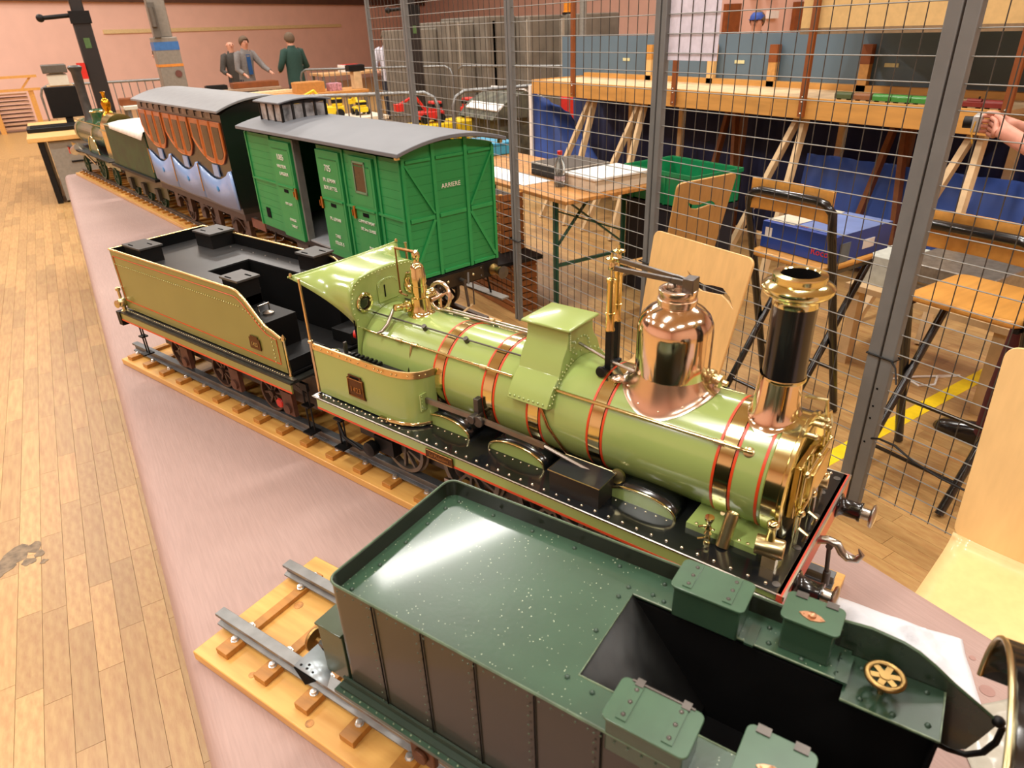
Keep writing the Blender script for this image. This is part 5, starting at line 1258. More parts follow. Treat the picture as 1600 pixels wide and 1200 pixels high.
# ================================================================ BENCH TABLE WITH THINGS ON IT
t = thing('bench_table', 'folding bench table with worn orange wooden top and green metal legs', 'table', (2.77, 4.3, 0))
for k, (a_, c_) in enumerate(((2.40, 2.64), (2.643, 2.89), (2.893, 3.15))):
    MB().box(a_, c_, 3.26, 5.45, .750, .775).build('top_plank', mat('worn_orange_wood', '#c48a48', .5, var=.18, scale=5, stretch=(8, 1, 8)), t, bevel=.004)
for y in (3.50, 5.2):
    for x in (2.50, 3.06): MB().box(x - .02, x + .02, y - .004, y + .004, 0, .75).build('leg', gmetal, t); MB().box(x - .004, x + .004, y - .02, y + .02, 0, .75).build('leg', gmetal, t)
    b = MB(); b.bar((2.50, y, .30), (3.06, y, .30), .02, .02); b.bar((2.5, y, .42), (2.78, y, .72), .02, .01); b.bar((3.06, y, .36), (2.6, y, .70), .02, .01); b.bar((2.5, y, .66), (3.06, y, .44), .02, .01); b.build('leg_brace', gmetal, t)
t = thing('drawer_case', 'low metal case with dark drawers on the bench table', 'case', (2.9, 3.88, .776))
MB().box(2.72, 3.10, 3.70, 4.10, .776, .86).build('case_body', mat('silver_case', '#b5ada0', .4, .3, var=.2), t, bevel=.003)
for k in range(2):
    MB().box(2.735 + 0, 3.085, 3.693, 3.70, .782 + .038 * k, .812 + .038 * k).build('drawer', blackm, t)
    MB().box(2.713, 2.72, 3.715, 4.085, .782 + .038 * k, .812 + .038 * k).build('drawer', blackm, t)
MB().box(2.735, 3.085, 3.715, 4.085, .8602, .862).build('dark_top', mat('smoky_top', '#4d4a44', .4), t)
t = thing('white_carton', 'white open carton right of the bottle on the bench table', 'box', (2.85, 3.42, .776))
MB().box(2.66, 3.09, 3.31, 3.62, .776, .850).build('carton', mat('cream_carton', '#dcd0bc', .6, var=.08, scale=12), t, bevel=.002)
MB().box(2.65, 3.10, 3.30, 3.63, .850, .862).build('lid', mat('white_lid', '#e9e8e2', .5), t)
t = thing('water_bottle', 'clear plastic water bottle with red cap on the bench table', 'bottle', (2.62, 3.62, .776))
MB().lathe([(.030, 0), (.034, .006), (.034, .06), (.031, .075), (.034, .09), (.034, .13), (.024, .165), (.013, .185), (.013, .20)], (2.62, 3.62, .776), n=20).build('bottle', mat('bottle_plastic', '#cfd8da', .08, trans=.85), t)
MB().lathe([(.016, 0), (.016, .022), (.012, .024)], (2.62, 3.62, .973), n=16).build('cap', redb, t)
MB().lathe([(.0345, 0), (.0345, .03)], (2.62, 3.62, .815), n=20, cap=False).build('bottle_label', mat('pale_label', '#cdbfc4', .5, var=.3, scale=60), t)
t = thing('turquoise_box', 'turquoise plastic box on the far end of the bench table', 'box', (2.95, 5.1, .776))
MB().box(2.74, 3.12, 4.93, 5.33, .776, .872).build('box_body', mat('turquoise_plastic', '#3f9cc0', .4, var=.06), t, bevel=.006)
MB().box(2.735, 3.125, 4.925, 5.335, .852, .864).build('lid_rim', mat('turquoise_dark', '#2d86ad', .4), t)
MB().box(2.46, 2.68, 3.8, 4.5, .7755, .779).build('paper_sheet', white, at=(2.5, 4.2, .776), label='white papers lying left of the drawer case on the bench table', cat='paper')

# slatted crates at the foot of the fence
def crate(label, x0, x1, y0, y1, z0, z1, n):
    t = thing('slatted_crate', label, 'crate', ((x0 + x1) / 2, (y0 + y1) / 2, z0))
    h = (z1 - z0) / n; o = MB().box(x0, x0 + .008, y0, y1, z0 + .004, z0 + h - .004).build('slat', mat('brown_slats', '#8f5527', .5, var=.18, scale=8), t)
    p = MB().box(x0, x1, y0 + .0, y0 + .008, z0 + .004, z0 + h - .004).build('slat', MC['brown_slats'], t)
    for k in range(1, n): clone(o, t, (0, 0, h * k)); clone(p, t, (0, 0, h * k))
    for (x, y) in ((x0 + .015, y0 + .02), (x1 - .015, y0 + .02), (x0 + .015, y1 - .02), (x1 - .015, y1 - .02)): MB().box(x - .014, x + .014, y - .012, y + .012, z0, z1).build('corner_post', beechd, t)
    MB().box(x0 + .008, x1, y0 + .01, y1, z0, z0 + .01).build('crate_bottom', trest, t)
    MB().box(x0 + .02, x1 - .01, y0 + .02, y1 - .02, z0 + .01, z1 - .03).build('contents', mat('dark_contents', '#33261c', .8), t)
    return t
crate('brown slatted wooden crate on the floor behind the fence foot', 2.225, 2.40, 3.58, 4.32, 0.0, .36, 8)
crate('upper slatted crate standing on the lower one beside the fence', 2.225, 2.40, 3.72, 4.40, .385, .76, 8)
MB().box(2.06, 2.42, 3.53, 4.45, .361, .384).build('black_shelf', blackm, at=(2.2, 4, .361), label='thin black board between the two slatted crates', cat='board')
# green crate on a dark chest
t = thing('storage_chest', 'dark storage chest carrying the green crate behind the fence', 'chest', (3.34, 3.3, 0))
MB().box(3.18, 3.59, 3.01, 3.61, .002, .60).build('chest_body', mat('dark_chest', '#1d1f2b', .6), t, bevel=.005)
MB().box(3.17, 3.60, 3.0, 3.62, .602, .638).build('chest_lid', MC['dark_chest'], t, bevel=.004)
for k in range(3, 4):
    t = thing('green_crate', ['green plastic crate at the bottom of its stack behind the fence', 'second green plastic crate from the floor in its stack', 'third green plastic crate from the floor in its stack', 'open green plastic crate behind the golden plywood chair'][k], 'crate', (3.45, 3.3, .005 + .212 * k))
    z = .005 + .212 * k; x0, x1, y0, y1 = 3.17, 3.60, 3.0, 3.62
    b = MB(); b.box(x0, x1, y0, y0 + .006, z, z + .205); b.box(x0, x1, y1 - .006, y1, z, z + .205); b.box(x0, x0 + .006, y0, y1, z, z + .205); b.box(x1 - .006, x1, y0, y1, z, z + .205); b.box(x0, x1, y0, y1, z, z + .006)
    b.build('crate_wall', greenc, t, each=True)
    b = MB(); b.box(x0 - .008, x1 + .008, y0 - .008, y0, z + .185, z + .21); b.box(x0 - .008, x1 + .008, y1, y1 + .008, z + .185, z + .21); b.box(x0 - .008, x0, y0, y1, z + .185, z + .21); b.box(x1, x1 + .008, y0, y1, z + .185, z + .21); b.build('crate_rim', greenc, t, each=True)
    b = MB(); [b.box(x0 - .006, x0, y0 + .08 + .15 * q, y0 + .095 + .15 * q, z, z + .185) for q in range(4)]; [b.box(x0 + .08 + .15 * q, x0 + .095 + .15 * q, y0 - .006, y0, z, z + .185) for q in range(3)]; b.build('crate_rib', greenc, t, each=True)

# ================================================================ MODEL RAILWAY LAYOUT BEHIND THE FENCE
t = thing('railway_layout', 'raised model railway baseboard with pine fascia and slate blue backboard', 'model layout', (4.5, 4.1, 1.08))
MB().box(4.20, 4.86, 1.86, 6.25, 1.18, 1.205).build('baseboard', trest, t)
for (a_, c_) in ((1.86, 3.30), (3.302, 4.86), (4.862, 6.25)): MB().box(4.178, 4.20, a_, c_, 1.085, 1.215).build('fascia_board', fascia_m, t, bevel=.002)
MB().box(4.2, 4.86, 6.23, 6.25, 1.085, 1.215).build('fascia_board', fascia_m, t)
MB().box(4.86, 4.875, 1.5, 6.66, 1.14, 1.58).build('backboard', slate, t)
MB().box(4.80, 4.86, 1.86, 6.2, 1.205, 1.245).build('rear_ledge', fascia_m, t)
for y in (5.22, 4.46, 3.83, 3.06, 2.46):
    o = MB().box(4.80, 4.84, y - .035, y + .035, 1.205, 1.50).build('wooden_upright', beech if y > 4 else mat('mid_pine', '#d09a55', .5, var=.1), t)
    MB().box(4.798, 4.842, y - .037, y + .037, 1.38, 1.502).build('brown_top', orangew if y < 3.9 else beechd, o)
for y in (2.02, 2.9, 4.2, 5.6): MB().box(4.856, 4.8598, y - .05, y + .05, 1.36, 1.385).build('cream_label', mat('cream_label', '#d9d6a5', .6), t)
t = thing('layout_lighting_canopy', 'cream lighting canopy on rusty brown uprights above the layout', 'canopy', (4.4, 2.2, 1.1))
for y in (1.82, 3.04, 4.22, 5.54):
    o = MB().box(4.150, 4.176, y - .020, y + .020, 1.10, 2.45).build('upright', orangew, t)
    b = MB(); [b.dome((4.150, y, z), .007, (-1, 0, 0)) for z in (1.12, 1.19, 1.22)]; b.build('bolt', steel, o, each=True)
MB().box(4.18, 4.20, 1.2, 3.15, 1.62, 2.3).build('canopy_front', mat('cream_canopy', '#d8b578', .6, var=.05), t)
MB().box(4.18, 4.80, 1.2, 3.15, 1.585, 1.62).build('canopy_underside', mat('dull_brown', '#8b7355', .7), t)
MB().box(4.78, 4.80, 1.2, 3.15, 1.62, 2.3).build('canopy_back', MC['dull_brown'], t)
MB().box(4.148, 4.178, .6, 6.2, 2.42, 2.47).build('top_beam', orangew, t)
# small trains on the layout
def wagon(label, y, col, L=.115, loco=False):
    t = thing('model_wagon' if not loco else 'small_model_locomotive', label, 'model wagon' if not loco else 'model locomotive', (4.24, y, 1.206))
    MB().box(4.222, 4.258, y - L / 2, y + L / 2, 1.218, 1.245).build('body', col, t, bevel=.003)
    if loco: MB().lathe([(.012, -L / 2 * .8), (.012, L / 2 * .5)], (4.24, y, 1.248), (0, 1, 0), 12).build('boiler', col, t); MB().cyl((4.24, y - .03, 1.25), (4.24, y - .03, 1.272), .005, n=8).build('chimney', blackm, t)
    else: MB().lathe([(.018, -L / 2), (.018, L / 2)], (4.24, y, 1.240), (0, 1, 0), 16).build('roof', col, t)
    b = MB(); [b.cyl((4.224, y + d_, 1.213), (4.256, y + d_, 1.213), .007, n=10) for d_ in (-L * .3, L * .3)]; b.build('wheel', blackm, t, each=True)
gw = mat('wagon_green', '#3f8a3a', .35, coat=.3); rw = mat('wagon_red', '#7d2a24', .4)
wagon('dark olive small model wagon at the left end of the little train', 2.80, mat('olive_wagon', '#4c5a34', .5))
wagon('brown small model wagon next to the olive one', 2.67, mat('brown_wagon', '#8a5a33', .5))
wagon('first bright green small model wagon after the brown one', 2.545, gw)
wagon('middle one of three bright green small model wagons', 2.425, gw)
wagon('third bright green small model wagon before the black engine', 2.305, gw)
wagon('small black model engine pulling the green wagons', 2.18, blackm, loco=True)
wagon('small black and red model engine right of the double fence post', 2.03, rw, loco=True)
wagon('dark red small model wagon at the right end of the layout', 1.915, rw)
# trestles
def trestle(label, y, m, dx=0.0, lean=.0):
    t = thing('wooden_trestle', label, 'trestle', (4.35 + dx, y, 0))
    MB().box(4.22, 4.8, y - .03, y + .03, 1.125, 1.178).build('top_rail', m, t)
    for (x, s) in ((4.32 + dx, -1), (4.32 + dx, 1)):
        MB().bar((x, y + s * .02, 1.13), (x - (.5 if dx < .1 else .1), y + s * .2, 0.0), .034, .05, (1, 0, 0)).build('leg', m, t)
    MB().bar((4.78, y, 1.13), (4.78, y, 0.0), .045, .045, (1, 0, 0)).build('leg', m, t)
    MB().bar((4.00 + dx if dx < .1 else 4.25 + dx, y, .31), (4.53 + dx * .1, y, .31), .02, .04).build('stretcher', m, t)
dtr = mat('dark_trestle', '#7a4a28', .6, var=.1)
trestle('pale wooden trestle under the left end of the layout', 5.40, trest)
trestle('pale wooden trestle second from the left under the layout', 4.72, trest)
trestle('dark brown wooden trestle under the middle of the layout', 4.02, dtr, .32)
trestle('pale wooden trestle behind the golden plywood chair', 3.12, trest)
trestle('dark brown wooden trestle behind the blue carton', 2.62, dtr, .32)
rows = []
for j in range(41):
    y = lerp(1.5, 3.3, j / 40); w_ = .02 * math.sin(y * 17) + .01 * math.sin(y * 41)
    rows.append([(4.62 + w_ + .02 * q, y, z) for q, z in enumerate((.05, .35, .60, .78))])
MB().grid(rows).build('blue_cloth', tarp_m, at=(4.6, 2.4, .05), label='bright blue cloth hanging low behind the two folding stools', cat='cloth', solid=.003, ang=70)
trestle('pale wooden trestle behind the right-hand stool', 1.98, trest)
rows = []
for j in range(121):
    y = lerp(1.0, 6.55, j / 120); w_ = .018 * math.sin(y * 23) + .012 * math.sin(y * 51 + 1)
    rows.append([(4.92 + w_ * .6, y, 1.135), (4.93 + w_ * 1.2, y, .6), (4.93 + w_ * 1.6, y, .03)])
MB().grid(rows).build('navy_curtain', curtain, at=(4.9, 3.8, .03), label='long navy curtain hanging under the model railway layout', cat='curtain', solid=.002, ang=70)
rows = []
for j in range(31):
    u_ = j / 30; rows.append([(4.18 + .45 * u_ + .015 * math.sin(u_ * 19), 6.28 - .05 * u_ - (.55 * (1 - v_)) * u_ * 1.3, lerp(.16 + .12 * u_, 1.12 - .25 * u_ * (1 - .0), v_)) for v_ in [k / 8 for k in range(9)]])
MB().grid(rows).build('blue_tarp', tarp_m, at=(4.3, 6.1, .2), label='bright blue tarpaulin gathered at the left end of the layout', cat='tarpaulin', solid=.003, ang=70)
MB().box(4.17, 4.19, 6.26, 6.30, .3, 1.16).build('white_strip', white, at=(4.18, 6.28, .3), label='white strip hanging beside the blue tarpaulin', cat='strip')
# silver case and box behind the right stool
t = thing('low_bench', 'raw wooden low bench behind the right-hand stool', 'bench', (3.5, 1.55, 0))
MB().box(3.25, 3.75, 1.15, 1.95, .42, .45).build('bench_top', trest, t)
for (x, y) in ((3.3, 1.2), (3.7, 1.2), (3.3, 1.9), (3.7, 1.9)): MB().box(x - .03, x + .03, y - .025, y + .025, 0, .42).build('leg', trest, t)
t = thing('metal_case', 'silver metal case on the low bench behind the right stool', 'case', (3.45, 1.5, .451))
MB().box(3.30, 3.65, 1.30, 1.72, .451, .62).build('case_body', mat('brushed_case', '#a5a199', .35, .7, var=.15), t, bevel=.006)
b = MB(); b.box(3.293, 3.30, 1.30, 1.72, .53, .538); b.box(3.288, 3.30, 1.47, 1.53, .535, .56); b.build('clasp', steel, t)
MB().box(3.32, 3.62, 1.75, 1.92, .451, .60).build('pale_box', mat('pale_grey_box', '#bfc3ba', .6), at=(3.45, 1.83, .451), label='pale grey box left of the silver case', cat='box', bevel=.003)
MB().tube([(3.30, 1.62, .006), (3.36, 1.58, .006), (3.33, 1.50, .006), (3.40, 1.46, .006), (3.50, 1.50, .006), (3.6, 1.44, .006), (3.42, 1.56, .006), (3.32, 1.60, .012)], .006, 6).build('white_cable', white, at=(3.4, 1.5, .006), label='white cable tangled on the floor under the stool', cat='cable')
# ================================================================ PEOPLE
def skin_mesh(name, V_, Ed, rad, m, parent=None, root=0, at=None, sub=1, label=None):
    import bmesh
    me = bpy.data.meshes.new(name); off = OFF[parent.name] if parent is not None else Vector((0, 0, 0))
    me.from_pydata([tuple(Vector(v) - off) for v in V_], Ed, [])
    bm = bmesh.new(); bm.from_mesh(me); ly = bm.verts.layers.skin.verify(); bm.verts.ensure_lookup_table()
    for i, v in enumerate(bm.verts):
        r_ = rad[i]; v[ly].radius = r_ if isinstance(r_, tuple) else (r_, r_); v[ly].use_root = (i == root)
    bm.to_mesh(me); bm.free()
    o = bpy.data.objects.new(name, me); C.objects.link(o); OFF[o.name] = off
    if parent is not None: o.parent = parent
    md = o.modifiers.new('skin', 'SKIN'); md.use_smooth_shade = True
    s = o.modifiers.new('sub', 'SUBSURF'); s.levels = sub; s.render_levels = sub
    me.materials.append(m)
    return props(o, label)
def head(parent, c, r, hair, face_dir=(0, 1, 0), bald=False, cap=None):
    """hair / cap piece on the head of a body; the face is part of the body mesh"""
    c = Vector(c); f = Vector(face_dir).normalized(); sd = f.cross(Vector((0, 0, 1))).normalized()
    b = MB(); b.sphere(c - f * .012 + Vector((0, 0, .012)), r * 1.12, 14, 10, (1, 1, 1.08))
    # keep only upper/back half
    keep = [];
    for fc in b.f:
        m_ = sum((Vector(b.v[i]) for i in fc), Vector()) / len(fc) - c
        if m_.z > (.045 if bald else -.02) + m_.dot(f) * 0.9 - (0 if not bald else -.01): keep.append(fc)
    b.f = keep
    if not bald: b.build('hair', hair, parent, solid=.008, ang=80)
    nb = MB(); nb.sphere(c + f * (r * .98) - Vector((0, 0, r * .15)), .014, 8, 6, (1, 1, 1.5))
    for s in (-1, 1): nb.sphere(c + sd * s * r * .92 - Vector((0, 0, r * .1)), .02, 8, 6, (.6, .8, 1.4))
    nb.build('nose_and_ears', skin, parent)
    e = MB(); [e.sphere(c + f * r * .90 + sd * s * .032 + Vector((0, 0, .006)), .009, 8, 6) for s in (-1, 1)]; e.build('eyes', mat('eye_dark', '#2a201c', .3), parent)
    mo = MB(); mo.cbox(c + f * r * .93 - Vector((0, 0, r * .52)), (.04, .008, .008), math.atan2(sd.y, sd.x)); mo.build('mouth', mat('lip', '#a8605a', .5), parent)
    if cap:
        k = MB(); k.lathe([(r * 1.06, 0), (r * 1.05, r * .5), (r * .7, r * .95), (0, r * 1.08)], c + Vector((0, 0, r * .15)), n=16); k.cbox(c + f * r * 1.2 + Vector((0, 0, r * .2)), (.12, .10, .01), math.atan2(sd.y, sd.x)); k.build('cap', cap, parent)
def torso(b, P, rings, k, bulk=1.0, n=18):
    rows = []
    for z, rx, ry in rings: rows.append([Vector(P(rx * bulk * math.cos(2 * PI * i / n), ry * math.sin(2 * PI * i / n), z)) for i in range(n)])
    b.grid(rows, closed=True)
def person(label, loc, rz, ht, jk, tr, hair, hands, lean=0.0, bald=False, cap=None, shirt=None, bulk=1.0):
    """stands at loc facing local +y; hands = ((x,y,z) left, right) in metres for a 1.75 m figure"""
    t = thing('person', label, 'person', (0, 0, 0)); k = ht / 1.75
    def P(x, y, z):
        y2 = y + (max(0, z - .95)) * lean; return (x * k, y2 * k, (z - max(0, z - .95) * lean * lean * .4) * k)
    def elbow(s, h):
        sh = Vector((s * .20, 0, 1.42)); hh = Vector(h); m_ = (sh + hh) / 2; L = .29; d = (hh - sh).length / 2
        q = math.sqrt(max(.02, L * L - d * d)); return m_ + Vector((s * .5, -.45, -.6)).normalized() * q * .9
    V_ = [P(0, 0, .98), P(0, 0, 1.15), P(0, 0, 1.34), P(0, .01, 1.48), P(0, .025, 1.57), P(0, .03, 1.645), P(0, .02, 1.715)]
    rd = [.10, .10, .10, .055, .078, .096, .072]; Ed = [(0, 1), (1, 2), (2, 3), (3, 4), (4, 5), (5, 6)]
    JV = [P(0, 0, .86), P(0, 0, 1.0), P(0, 0, 1.15), P(0, 0, 1.34), P(0, 0, 1.46)]; JR = [(.17 * bulk, .13), (.17 * bulk, .13), (.165 * bulk, .13), (.17 * bulk, .125), (.075, .07)]; JE = [(0, 1), (1, 2), (2, 3), (3, 4)]
    for s, h in zip((-1, 1), hands):
        e = elbow(s, h); hv = Vector(h); fw = (hv - e).normalized(); wr = hv - fw * .09
        a = len(V_); V_ += [P(s * .17, 0, 1.43), P(*e), P(*wr), P(*(hv - fw * .03)), P(*(hv + fw * .05))]; rd += [.055, .042, .028, (.035, .02), (.022, .012)]
        Ed += [(2, a), (a, a + 1), (a + 1, a + 2), (a + 2, a + 3), (a + 3, a + 4)]
        b_ = len(V_); sd = fw.cross(Vector((0, 0, 1))).normalized()
        for q in (-.024, -.008, .008, .024): V_ += [P(*(hv + sd * q * .9)), P(*(hv + fw * .055 + sd * q - Vector((0, 0, .015))))]; rd += [.009, .008]; Ed += [(a + 3, len(V_) - 2), (len(V_) - 2, len(V_) - 1)]
        V_ += [P(*(hv - fw * .02 - sd * s * .045)), P(*(hv + fw * .02 - sd * s * .05))]; rd += [.010, .009]; Ed += [(a + 3, len(V_) - 2), (len(V_) - 2, len(V_) - 1)]
        a = len(JV); JV += [P(s * .185, 0, 1.41), P(*e), P(*wr)]; JR += [.085 * bulk, .062, .045]; JE += [(3, a), (a, a + 1), (a + 1, a + 2)]
    TV = [P(0, 0, .94)]; TR = [(.155, .12)]; TE = []
    for s in (-1, 1):
        a = len(V_); V_ += [P(s * .09, 0, .90), P(s * .10, .02, .50), P(s * .10, -.02, .09), P(s * .11, .10, .03)]; rd += [.085, .055, .038, .03]; Ed += [(0, a), (a, a + 1), (a + 1, a + 2), (a + 2, a + 3)]
        a = len(TV); TV += [P(s * .095, 0, .84), P(s * .105, .02, .50), P(s * .105, -.02, .07)]; TR += [.10, .078, .065]; TE += [(0, a), (a, a + 1), (a + 1, a + 2)]
        b = MB(); x = s * .11 * k; b.grid([[(x - .045, y, 0.002), (x - .045, y, z * .6), (x - .02, y, z), (x + .02, y, z), (x + .045, y, z * .6), (x + .045, y, .002)] for y, z in ((-.08, .09), (0, .10), (.08, .07), (.16, .05), (.20, .03))], closed=True)
        b.build('shoe', black, t, solid=.004)
    skin_mesh('body', V_, Ed, [tuple(q * k for q in r_) if isinstance(r_, tuple) else r_ * k for r_ in rd], skin, t)
    jb = MB(); torso(jb, P, [(.80, .185, .145), (.95, .18, .135), (1.12, .172, .13), (1.28, .19, .135), (1.38, .20, .125), (1.44, .165, .105), (1.48, .09, .08), (1.53, .065, .065)], k, bulk)
    for i_, s in enumerate((-1, 1)):
        q = JV[5 + 3 * i_: 8 + 3 * i_]; q = [Vector(v) for v in q]
        jb.tube([q[0] + Vector((-s * .05, 0, .01)), q[0], q[0].lerp(q[1], .5), q[1], q[1].lerp(q[2], .5), q[2]], [.07 * k, .078 * k * bulk, .068 * k, .060 * k, .052 * k, .045 * k], 10)
    jb.build('jacket', jk, t, ang=70)
    tbm = MB(); torso(tbm, P, [(.80, .165, .125), (.88, .175, .13), (.98, .165, .122), (1.02, .15, .11)], k, bulk)
    for s in (-1, 1): tbm.tube([P(s * .085, 0, .90), P(s * .095, .01, .70), P(s * .103, .02, .50), P(s * .105, -.01, .25), P(s * .105, -.02, .06)], [.10 * k, .095 * k, .078 * k, .068 * k, .066 * k], 12)
    tbm.build('trousers', tr, t, ang=70)
    if shirt: MB().box(-.05 * k, .05 * k, P(0, .12, 1.2)[1] * 1 + .02, P(0, .12, 1.2)[1] + .03, 1.0 * k, 1.40 * k).build('shirt', shirt, t)
    head(t, P(0, .03, 1.65), .092 * k, hair, bald=bald, cap=cap)
    t.location = loc; t.rotation_euler = (0, 0, R(rz)); return t
gj = mat('bottle_green_jacket', '#24443c', .85, var=.08); grj = mat('grey_jacket', '#7e7a78', .85, var=.1); jeans = mat('dark_jeans', '#2b3040', .85, var=.1); dkj = mat('dark_grey_jacket', '#474440', .85, var=.1); whj = mat('white_shirt', '#dcdcea', .8)
person('person in a dark green jacket standing with back to the camera', (4.50, 15.6, 0), 15, 1.74, gj, jeans, hairb, ((-.23, .22, 1.05), (.23, .22, 1.05)), bulk=1.05)
person('person in an open grey jacket leaning over a table, arm stretched out', (3.80, 16.9, 0), 200, 1.72, grj, jeans, hairb, ((-.30, .52, 1.02), (.2, .30, .98)), lean=.16, shirt=mat('blue_shirt', '#1f4f86', .8))
person('bald person in a dark jacket half hidden behind the grey jacket', (3.74, 17.75, 0), 190, 1.66, dkj, jeans, hairg, ((-.22, .2, 1.0), (.22, .2, 1.0)), bald=True)
person('person in black partly hidden behind the grey lifting mast', (1.83, 13.6, 0), 100, 1.60, blackm, jeans, hairb, ((-.22, .2, 1.0), (.22, .2, 1.0)), lean=.15)
person('person in a white shirt standing left of the grey plank stack', (6.3, 14.9, 0), 150, 1.68, whj, jeans, hairb, ((-.22, .15, 1.0), (.22, .15, 1.0)))
person('person wearing a blue cap behind the slate blue backboard', (8.55, 7.15, 0), 110, 1.74, dkj, jeans, hairb, ((-.22, .2, 1.0), (.22, .2, 1.0)), cap=mat('blue_cap', '#2c4a9a', .7))
# visitor on the right holding a silver camera, seen from shoulder to shoes
t = thing('person', 'person in burgundy trousers and black jacket holding a small silver camera', 'person', (3.12, 1.12, 0))
px_, py_ = 3.16, .98
sk = mat('visitor_skin', '#cf8f78', .5, var=.08, scale=30)
V_ = [(px_, py_, .98), (px_, py_, 1.18), (px_, py_, 1.42), (px_, py_ + .02, 1.52), (px_, py_ + .04, 1.65), (px_, py_ + .03, 1.74)]; rd = [.10, .10, .10, .055, .096, .07]; Ed = [(0, 1), (1, 2), (2, 3), (3, 4), (4, 5)]
for s, hx, hy, hz in ((-1, 3.02, 1.32, 1.275), (1, 3.10, 1.36, 1.285)):
    a = len(V_); sh = Vector((px_ + s * .19, py_, 1.44)); el = Vector((px_ + s * .26, py_ + .10, 1.20)) if s > 0 else Vector((px_ - .22, py_ + .06, 1.20)); hp_ = Vector((hx, hy, hz)); fw = (hp_ - el).normalized(); wr = hp_ - fw * .07
    V_ += [sh, el, wr, hp_ - fw * .02, hp_ + fw * .02]; rd += [.045, .045, .032, (.036, .022), (.032, .016)]; Ed += [(2, a), (a, a + 1), (a + 1, a + 2), (a + 2, a + 3), (a + 3, a + 4)]
    up = Vector((0, 0, 1)); sd = Vector((-s * .75, .35, 0)).normalized()
    for q, ln in ((-.030, .060), (-.011, .070), (.008, .066), (.026, .052)):   # four fingers wrapped round the camera, unequal
        b0 = hp_ + fw * .025 + up * (-q); V_ += [b0, b0 + fw * .028 + sd * ln * .35, b0 + fw * .018 + sd * ln * .8]; rd += [.0095, .0088, .0075]
        n_ = len(V_); Ed += [(a + 4, n_ - 3), (n_ - 3, n_ - 2), (n_ - 2, n_ - 1)]
    b0 = hp_ - fw * .01 + up * .03; V_ += [b0, b0 + fw * .03 + up * .015 + sd * .015, b0 + fw * .05 + up * .012 + sd * .03]; rd += [.012, .0105, .009]; n_ = len(V_); Ed += [(a + 3, n_ - 3), (n_ - 3, n_ - 2), (n_ - 2, n_ - 1)]
for s in (-1, 1):
    a = len(V_); V_ += [(px_ + s * .09, py_, .9), (px_ + s * .11, py_ + (.024 if s < 0 else -.06), .48), (px_ + s * .12, py_ + (.04 if s < 0 else -.10), .09), (px_ + s * .115, py_ + .10, .04)]; rd += [.05, .04, .034, .025]; Ed += [(0, a), (a, a + 1), (a + 1, a + 2), (a + 2, a + 3)]
skin_mesh('body', V_, Ed, rd, sk, t, sub=2)
burg = mat('burgundy_trousers', '#5a2228', .85, var=.1)
PV = lambda x, y, z: (px_ + x, py_ + y, z)
b = MB(); torso(b, PV, [(.80, .165, .13), (.90, .175, .13), (1.0, .16, .12)], 1)
for s, dy in ((-1, .04), (1, -.10)): b.tube([PV(s * .09, 0, .90), PV(s * .10, dy * .3, .70), PV(s * .11, dy * .6, .50), PV(s * .115, dy, .25), PV(s * .12, dy, .06)], [.10, .098, .085, .078, .075], 14)
b.build('trousers', burg, t, ang=70)
b = MB(); torso(b, PV, [(.86, .19, .145), (1.0, .185, .14), (1.15, .18, .135), (1.30, .195, .135), (1.40, .20, .125), (1.46, .16, .10), (1.50, .09, .08), (1.54, .07, .07)], 1)
for s in (-1, 1): b.tube([PV(s * .12, 0, 1.43), PV(s * .19, 0, 1.42), PV(s * .22, .02, 1.33), PV(s * .235, .05, 1.25)], [.07, .078, .07, .064], 12)
b.build('jacket', mat('black_jacket', '#171517', .8), t, ang=70)
for s, dy in ((-1, .04), (1, -.10)):
    x = px_ + s * .12; y0 = py_ + dy
    b = MB(); b.grid([[(x - w_, y0 + y, .002), (x - w_, y0 + y, z * .6), (x - w_ * .45, y0 + y, z), (x + w_ * .45, y0 + y, z), (x + w_, y0 + y, z * .6), (x + w_, y0 + y, .002)] for y, z, w_ in ((-.09, .07, .034), (-.05, .10, .038), (.03, .10, .040), (.10, .075, .045), (.17, .055, .046), (.215, .04, .036), (.235, .02, .018))], closed=True)
    b.build('shoe', black, t, solid=.005, ang=60)
head(t, (px_, py_ + .04, 1.66), .098, hairg)
c_ = thing('compact_camera', 'small silver compact camera held in the visitor\'s hands', 'camera', (3.04, 1.40, 1.27))
Rz = Matrix.Rotation(R(20), 3, 'Z')
MB().cbox((3.035, 1.415, 1.30), (.105, .028, .062), R(20)).build('camera_body', mat('silver_plastic', '#b9b7b2', .35, .4), c_, bevel=.005)
b = MB(); b.cyl((3.03, 1.43, 1.30), (3.02, 1.46, 1.30), .022, n=18); b.build('lens', blackm, c_)
b = MB(); b.tube([(2.985, 1.40, 1.31), (2.975, 1.40, 1.27), (2.98, 1.39, 1.23)], .003, 6); b.build('wrist_strap', mat('yellow_black_strap', '#b98a2a', .6), c_)

